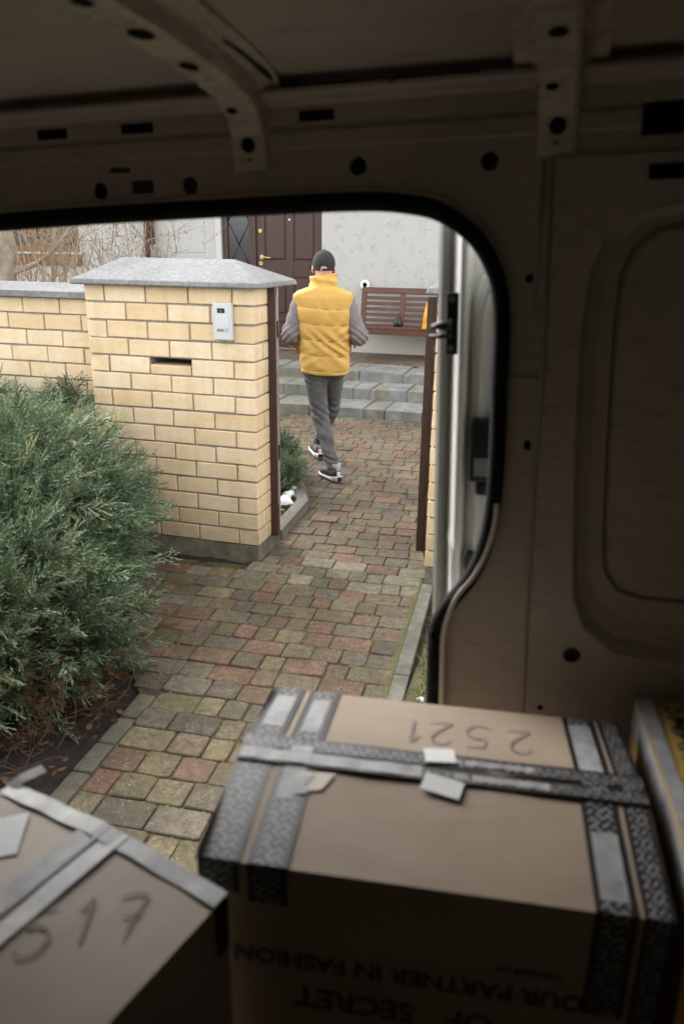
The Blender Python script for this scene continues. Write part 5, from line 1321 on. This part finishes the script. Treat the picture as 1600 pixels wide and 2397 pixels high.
def text_mesh(name, body, size, parent, mat, mw, bold=.0):
    cu = bpy.data.curves.new(name, 'FONT'); cu.body = body; cu.size = size; cu.align_x = 'CENTER'; cu.offset = bold; cu.resolution_u = 3
    to = bpy.data.objects.new(name, cu); COL.objects.link(to); dg = bpy.context.evaluated_depsgraph_get(); me = bpy.data.meshes.new_from_object(to.evaluated_get(dg)); bpy.data.objects.remove(to)
    me.materials.clear(); me.materials.append(M[mat]); me.transform(mw); return link(name, me, parent)

def carton(name, loc, rz, sx, sy, h, label, mat, ridge=.012):
    """open-top slotted carton: walls, two flaps meeting at a slightly raised seam"""
    root = empty(name, loc, (0, 0, rz)); tag(root, label, 'carton'); t = .004
    bm = bmesh.new(); hx, hy = sx/2, sy/2
    for lo, hi in (((-hx, -hy, 0), (hx, -hy+t, h)), ((-hx, hy-t, 0), (hx, hy, h)), ((-hx, -hy+t, 0), (-hx+t, hy-t, h)), ((hx-t, -hy+t, 0), (hx, hy-t, h)), ((-hx+t, -hy+t, 0), (hx-t, hy-t, t))): bbox_bm(bm, lo, hi)
    bm_obj('carton_walls', bm, mat, root)
    for sg in (-1, 1):
        N_ = 14; V = []; F = []
        for i in range(N_+1):
            u = -hx + sx*i/N_
            for j in range(4):
                q = j/3; y = sg*(hy - (hy-.002)*q); z = h + .001 + ridge*q + .0025*math.sin(u*11+sg)*q*(1-q)*2 + .0015*math.sin(u*23)*q
                V.append((u, y, z))
        for i in range(N_):
            for j in range(3):
                a = i*4+j; F.append((a, a+1, a+5, a+4) if sg > 0 else (a, a+4, a+5, a+1))
        o = mk('flap', V, F, mat, root); sm_ = o.modifiers.new('s', 'SOLIDIFY'); sm_.thickness = t; sm_.offset = -1
    return root
def topz(y, hy, h, ridge): return h + .003 + ridge*(1-abs(y)/hy)

# big carton in the middle
BS = (.62, .43, .452); RG = .026
bc = carton('carton', (-.125, 1.000, .552), R_(6.5), *BS, 'big taped carton in the middle with 2521 written on its lid', 'cardboard', RG)
hx, hy, hh = BS[0]/2, BS[1]/2, BS[2]
def across(name, x, width, mat, y0=-hy, y1=hy, down=0., up=.0):
    pts = []
    if down: pts += [(x, -hy-.0012, hh-down), (x, -hy-.0012, hh-.004)]
    for i in range(9):
        y = y0+(y1-y0)*i/8; pts.append((x, y, topz(y, hy, hh, RG)))
    if up: pts += [(x, hy+.0012, hh-.01), (x, hy+.0012, hh-up)]
    return ribbon(name, pts, (1, 0, 0), width, mat, bc)
across('tape', -hx+.030, .058, 'tape_weave', down=.05, up=.1); across('tape', -hx+.098, .056, 'tape_weave', down=.062, up=.1)
across('tape', hx-.072, .052, 'tape_weave', down=.17, up=.1); across('tape', hx-.020, .038, 'tape_weave', down=.3, up=.1)
# plain silver stretches stuck over the woven tape
for x, y0, y1, w in ((-hx+.098, -.10, .02, .034), (-hx+.032, .07, .185, .036), (-hx+.098, .06, .18, .030), (hx-.072, .02, .185, .036), (hx-.072, -.198, -.09, .036)):
    pts = [(x, y0+(y1-y0)*i/6, topz(y0+(y1-y0)*i/6, hy, hh, RG)+.0007) for i in range(7)]; ribbon('tape_patch', pts, (1, 0, 0), w, 'tape_silver', bc)
def along(name, y, x0, x1, width, mat, dz=.0014):
    return ribbon(name, [(x0+(x1-x0)*i/12, y, topz(y, hy, hh, RG)+dz+.0006*math.sin(i*2.1)) for i in range(13)], (0, 1, 0), width, mat, bc)
along('seam_tape', .018, -hx, hx, .032, 'tape_weave'); along('seam_tape', -.018, -hx, hx, .030, 'tape_weave')
along('tape_patch', -.016, -hx+.005, -.02, .026, 'tape_silver', .0022); along('tape_patch', -.018, .03, .17, .014, 'tape_silver', .0022); along('tape_patch', .018, .02, .15, .012, 'tape_silver', .0022)
ribbon('edge_tape', [(-hx-.0015, y, hh+.004-.002*abs(y)) for y in np.linspace(-hy, hy, 9)], (.25, 0, 1), .030, 'tape_silver', bc)
for (x, y, w, d, a) in ((.005, .028, .048, .040, 8), (.012, -.042, .060, .034, -14)):
    z = topz(y, hy, hh, RG)+.004; ca, sa = math.cos(R_(a)), math.sin(R_(a)); sl_ = -RG/hy*(1 if y > 0 else -1)
    V = [(x+ca*p*w/2-sa*q*d/2, y+sa*p*w/2+ca*q*d/2, z+sl_*(sa*p*w/2+ca*q*d/2)) for p, q in ((-1, -1), (1, -1), (1, 1), (-1, 1))]; mk('paper_label', V, [(0, 1, 2, 3)], 'paper_white', bc)
V = [(-.205, -.045, 0), (-.150, -.04, 0), (-.165, -.075, 0), (-.20, -.085, 0)]; mk('torn_tape', [(x, y, topz(y, hy, hh, RG)+.0012) for x, y, _ in V], [(0, 1, 2, 3)], 'tape_clear', bc)
for x, y in ((-.196, -.072),): mk('torn_tape', [(x+a, y+b, topz(y+b, hy, hh, RG)+.0022) for a, b in ((-.01, -.02), (.012, -.014), (.006, .0), (.016, .024), (-.006, .018))], [(0, 1, 2, 3, 4)], 'tape_silver', bc)
# number written upside down (it faces the street)
wr_ = empty('handwriting', (0, 0, 0)); wr_.parent = bc
for i, (c, dx) in enumerate((('2', 0), ('5', .068), ('2', .128), ('1', .178))):
    for st_ in DIG[c]: stroke('pen_stroke', [(.150-dx-px*.058, .145-py*.075) for px, py in st_], 0, .0040, wr_, frame=lambda a, b, z: (a, b, topz(b, hy, hh, RG)+.0012))
# printed text on the front, upside down
def face_mw(x, z): return Matrix.Translation((x, -hy-.0012, z)) @ Matrix(((-1, 0, 0, 0), (0, 0, -1, 0), (0, -1, 0, 0), (0, 0, 0, 1)))
text_mesh('printed_text', 'YOUR PARTNER IN FASHION', .0385, bc, 'print_black', face_mw(-.012, hh-.143), .0016)
text_mesh('printed_text', 'SECRET', .050, bc, 'print_black', face_mw(-.090, hh-.204), .0018)
text_mesh('printed_text', 'OF', .050, bc, 'print_black', face_mw(.070, hh-.204), .0018)
text_mesh('printed_text', 'contact us', .020, bc, 'print_black', face_mw(.14, hh-.110), .0004)

# left carton: its seam runs away from the camera
lc = carton('carton', (-.615, .527, .552), R_(75.6), .50, .42, .437, 'taped carton on the left with 2517 written across its lid', 'cardboard_grey', .012)
hx2, hy2, hh2, RG2 = .25, .21, .437, .012
tz2 = lambda y: topz(y, hy2, hh2, RG2)
ribbon('seam_tape', [(x, .018, tz2(.018)+.0008+.0005*math.sin(x*50)) for x in np.linspace(-hx2, hx2, 14)], (0, 1, .05), .034, 'tape_silver', lc)
ribbon('seam_tape', [(x, -.020, tz2(.020)+.0008+.0005*math.sin(x*43+1)) for x in np.linspace(-hx2, hx2, 14)], (0, 1, -.05), .034, 'tape_silver', lc)
ribbon('painted_seam_shadow', [(x, .0005, tz2(0)+.0016) for x in np.linspace(-hx2, hx2, 6)], (0, 1, 0), .006, 'black_plastic', lc)  # black strip laid over the seam, a painted shadow between the flaps
ribbon('edge_tape', [(hx2-.013+.001*math.sin(y*70), y, tz2(y)+.0018+.0008*math.sin(y*55)) for y in np.linspace(-hy2-.001, hy2, 18)], (1, 0, 0), .028, 'tape_silver', lc)
ribbon('edge_tape', [(hx2+.0012, y, hh2-.012) for y in np.linspace(-hy2, hy2, 8)], (0, 0, 1), .032, 'tape_silver', lc)
ribbon('corner_tape', [(hx2-.014, -hy2-.0014, hh2-q) for q in (-.002, .03, .085)], (1, 0, 0), .026, 'black_plastic', lc)
ribbon('loose_tape_end', [(hx2-.012, hy2-.004, hh2+.004), (hx2+.006, hy2-.012, hh2+.012), (hx2+.035, hy2-.03, hh2+.020)], (.3, 1, .1), .020, 'tape_silver', lc)
mk('paper_label', [(x, y, tz2(y)+.0012) for x, y in ((.215, .128), (.150, .072), (.085, .135), (.150, .19))], [(0, 1, 2, 3)], 'paper_white', lc)
wr2 = empty('handwriting', (0, 0, 0)); wr2.parent = lc
rv, uvv = np.array((.60, -.76)), np.array((.80, .52))
for c, ox, oy in (('2', -.020, -.020), ('5', .040, -.062), ('1', .086, -.100), ('7', .118, -.136)):
    for st_ in DIG[c]:
        stroke('pen_stroke', [tuple(np.array((ox, oy))+rv*px_*.055+uvv*py_*.070) for px_, py_ in st_], 0, .0050, wr2, frame=lambda a, b, z: (a, b, tz2(b)+.0012))

# yellow-brown carton at the right
YB = (.36, .46, .475)
yc = carton('carton', (.390, 1.095, .552), R_(5.4), *YB, 'ochre carton with SMART printed on its lid, at the right edge', 'cardboard_yellow', .004)
hx3, hy3, hh3 = YB[0]/2, YB[1]/2, YB[2]
ribbon('edge_tape', [(-hx3+.012, y, hh3+.0065+.0006*math.sin(y*40)) for y in np.linspace(-hy3, hy3, 12)], (1, 0, 0), .024, 'tape_silver', yc)
ribbon('edge_tape', [(-hx3-.0012, y, hh3-.030) for y in np.linspace(-hy3, hy3, 8)], (0, 0, 1), .06, 'tape_silver', yc)
text_mesh('printed_text', 'SMART', .062, yc, 'print_black', Matrix.Translation((-hx3+.040, hy3-.125, hh3+.0075)) @ Matrix(((0, 1, 0, 0), (-1, 0, 0, 0), (0, 0, 1, 0), (0, 0, 0, 1))), .0012)

GROUPS = {'carton': 'cartons loaded in the van', 'gate_pillar': 'brick pillars of the gate', 'gate_post': 'steel posts of the gate', 'juniper_shrub': 'juniper shrubs', 'bare_shrub': 'bare winter shrubs behind the wall', 'snow_patch': 'remnants of old snow'}
for ob in scene.objects:
    if ob.parent is None:
        g_ = GROUPS.get(ob.name.split('.')[0])
        if g_: ob['group'] = g_
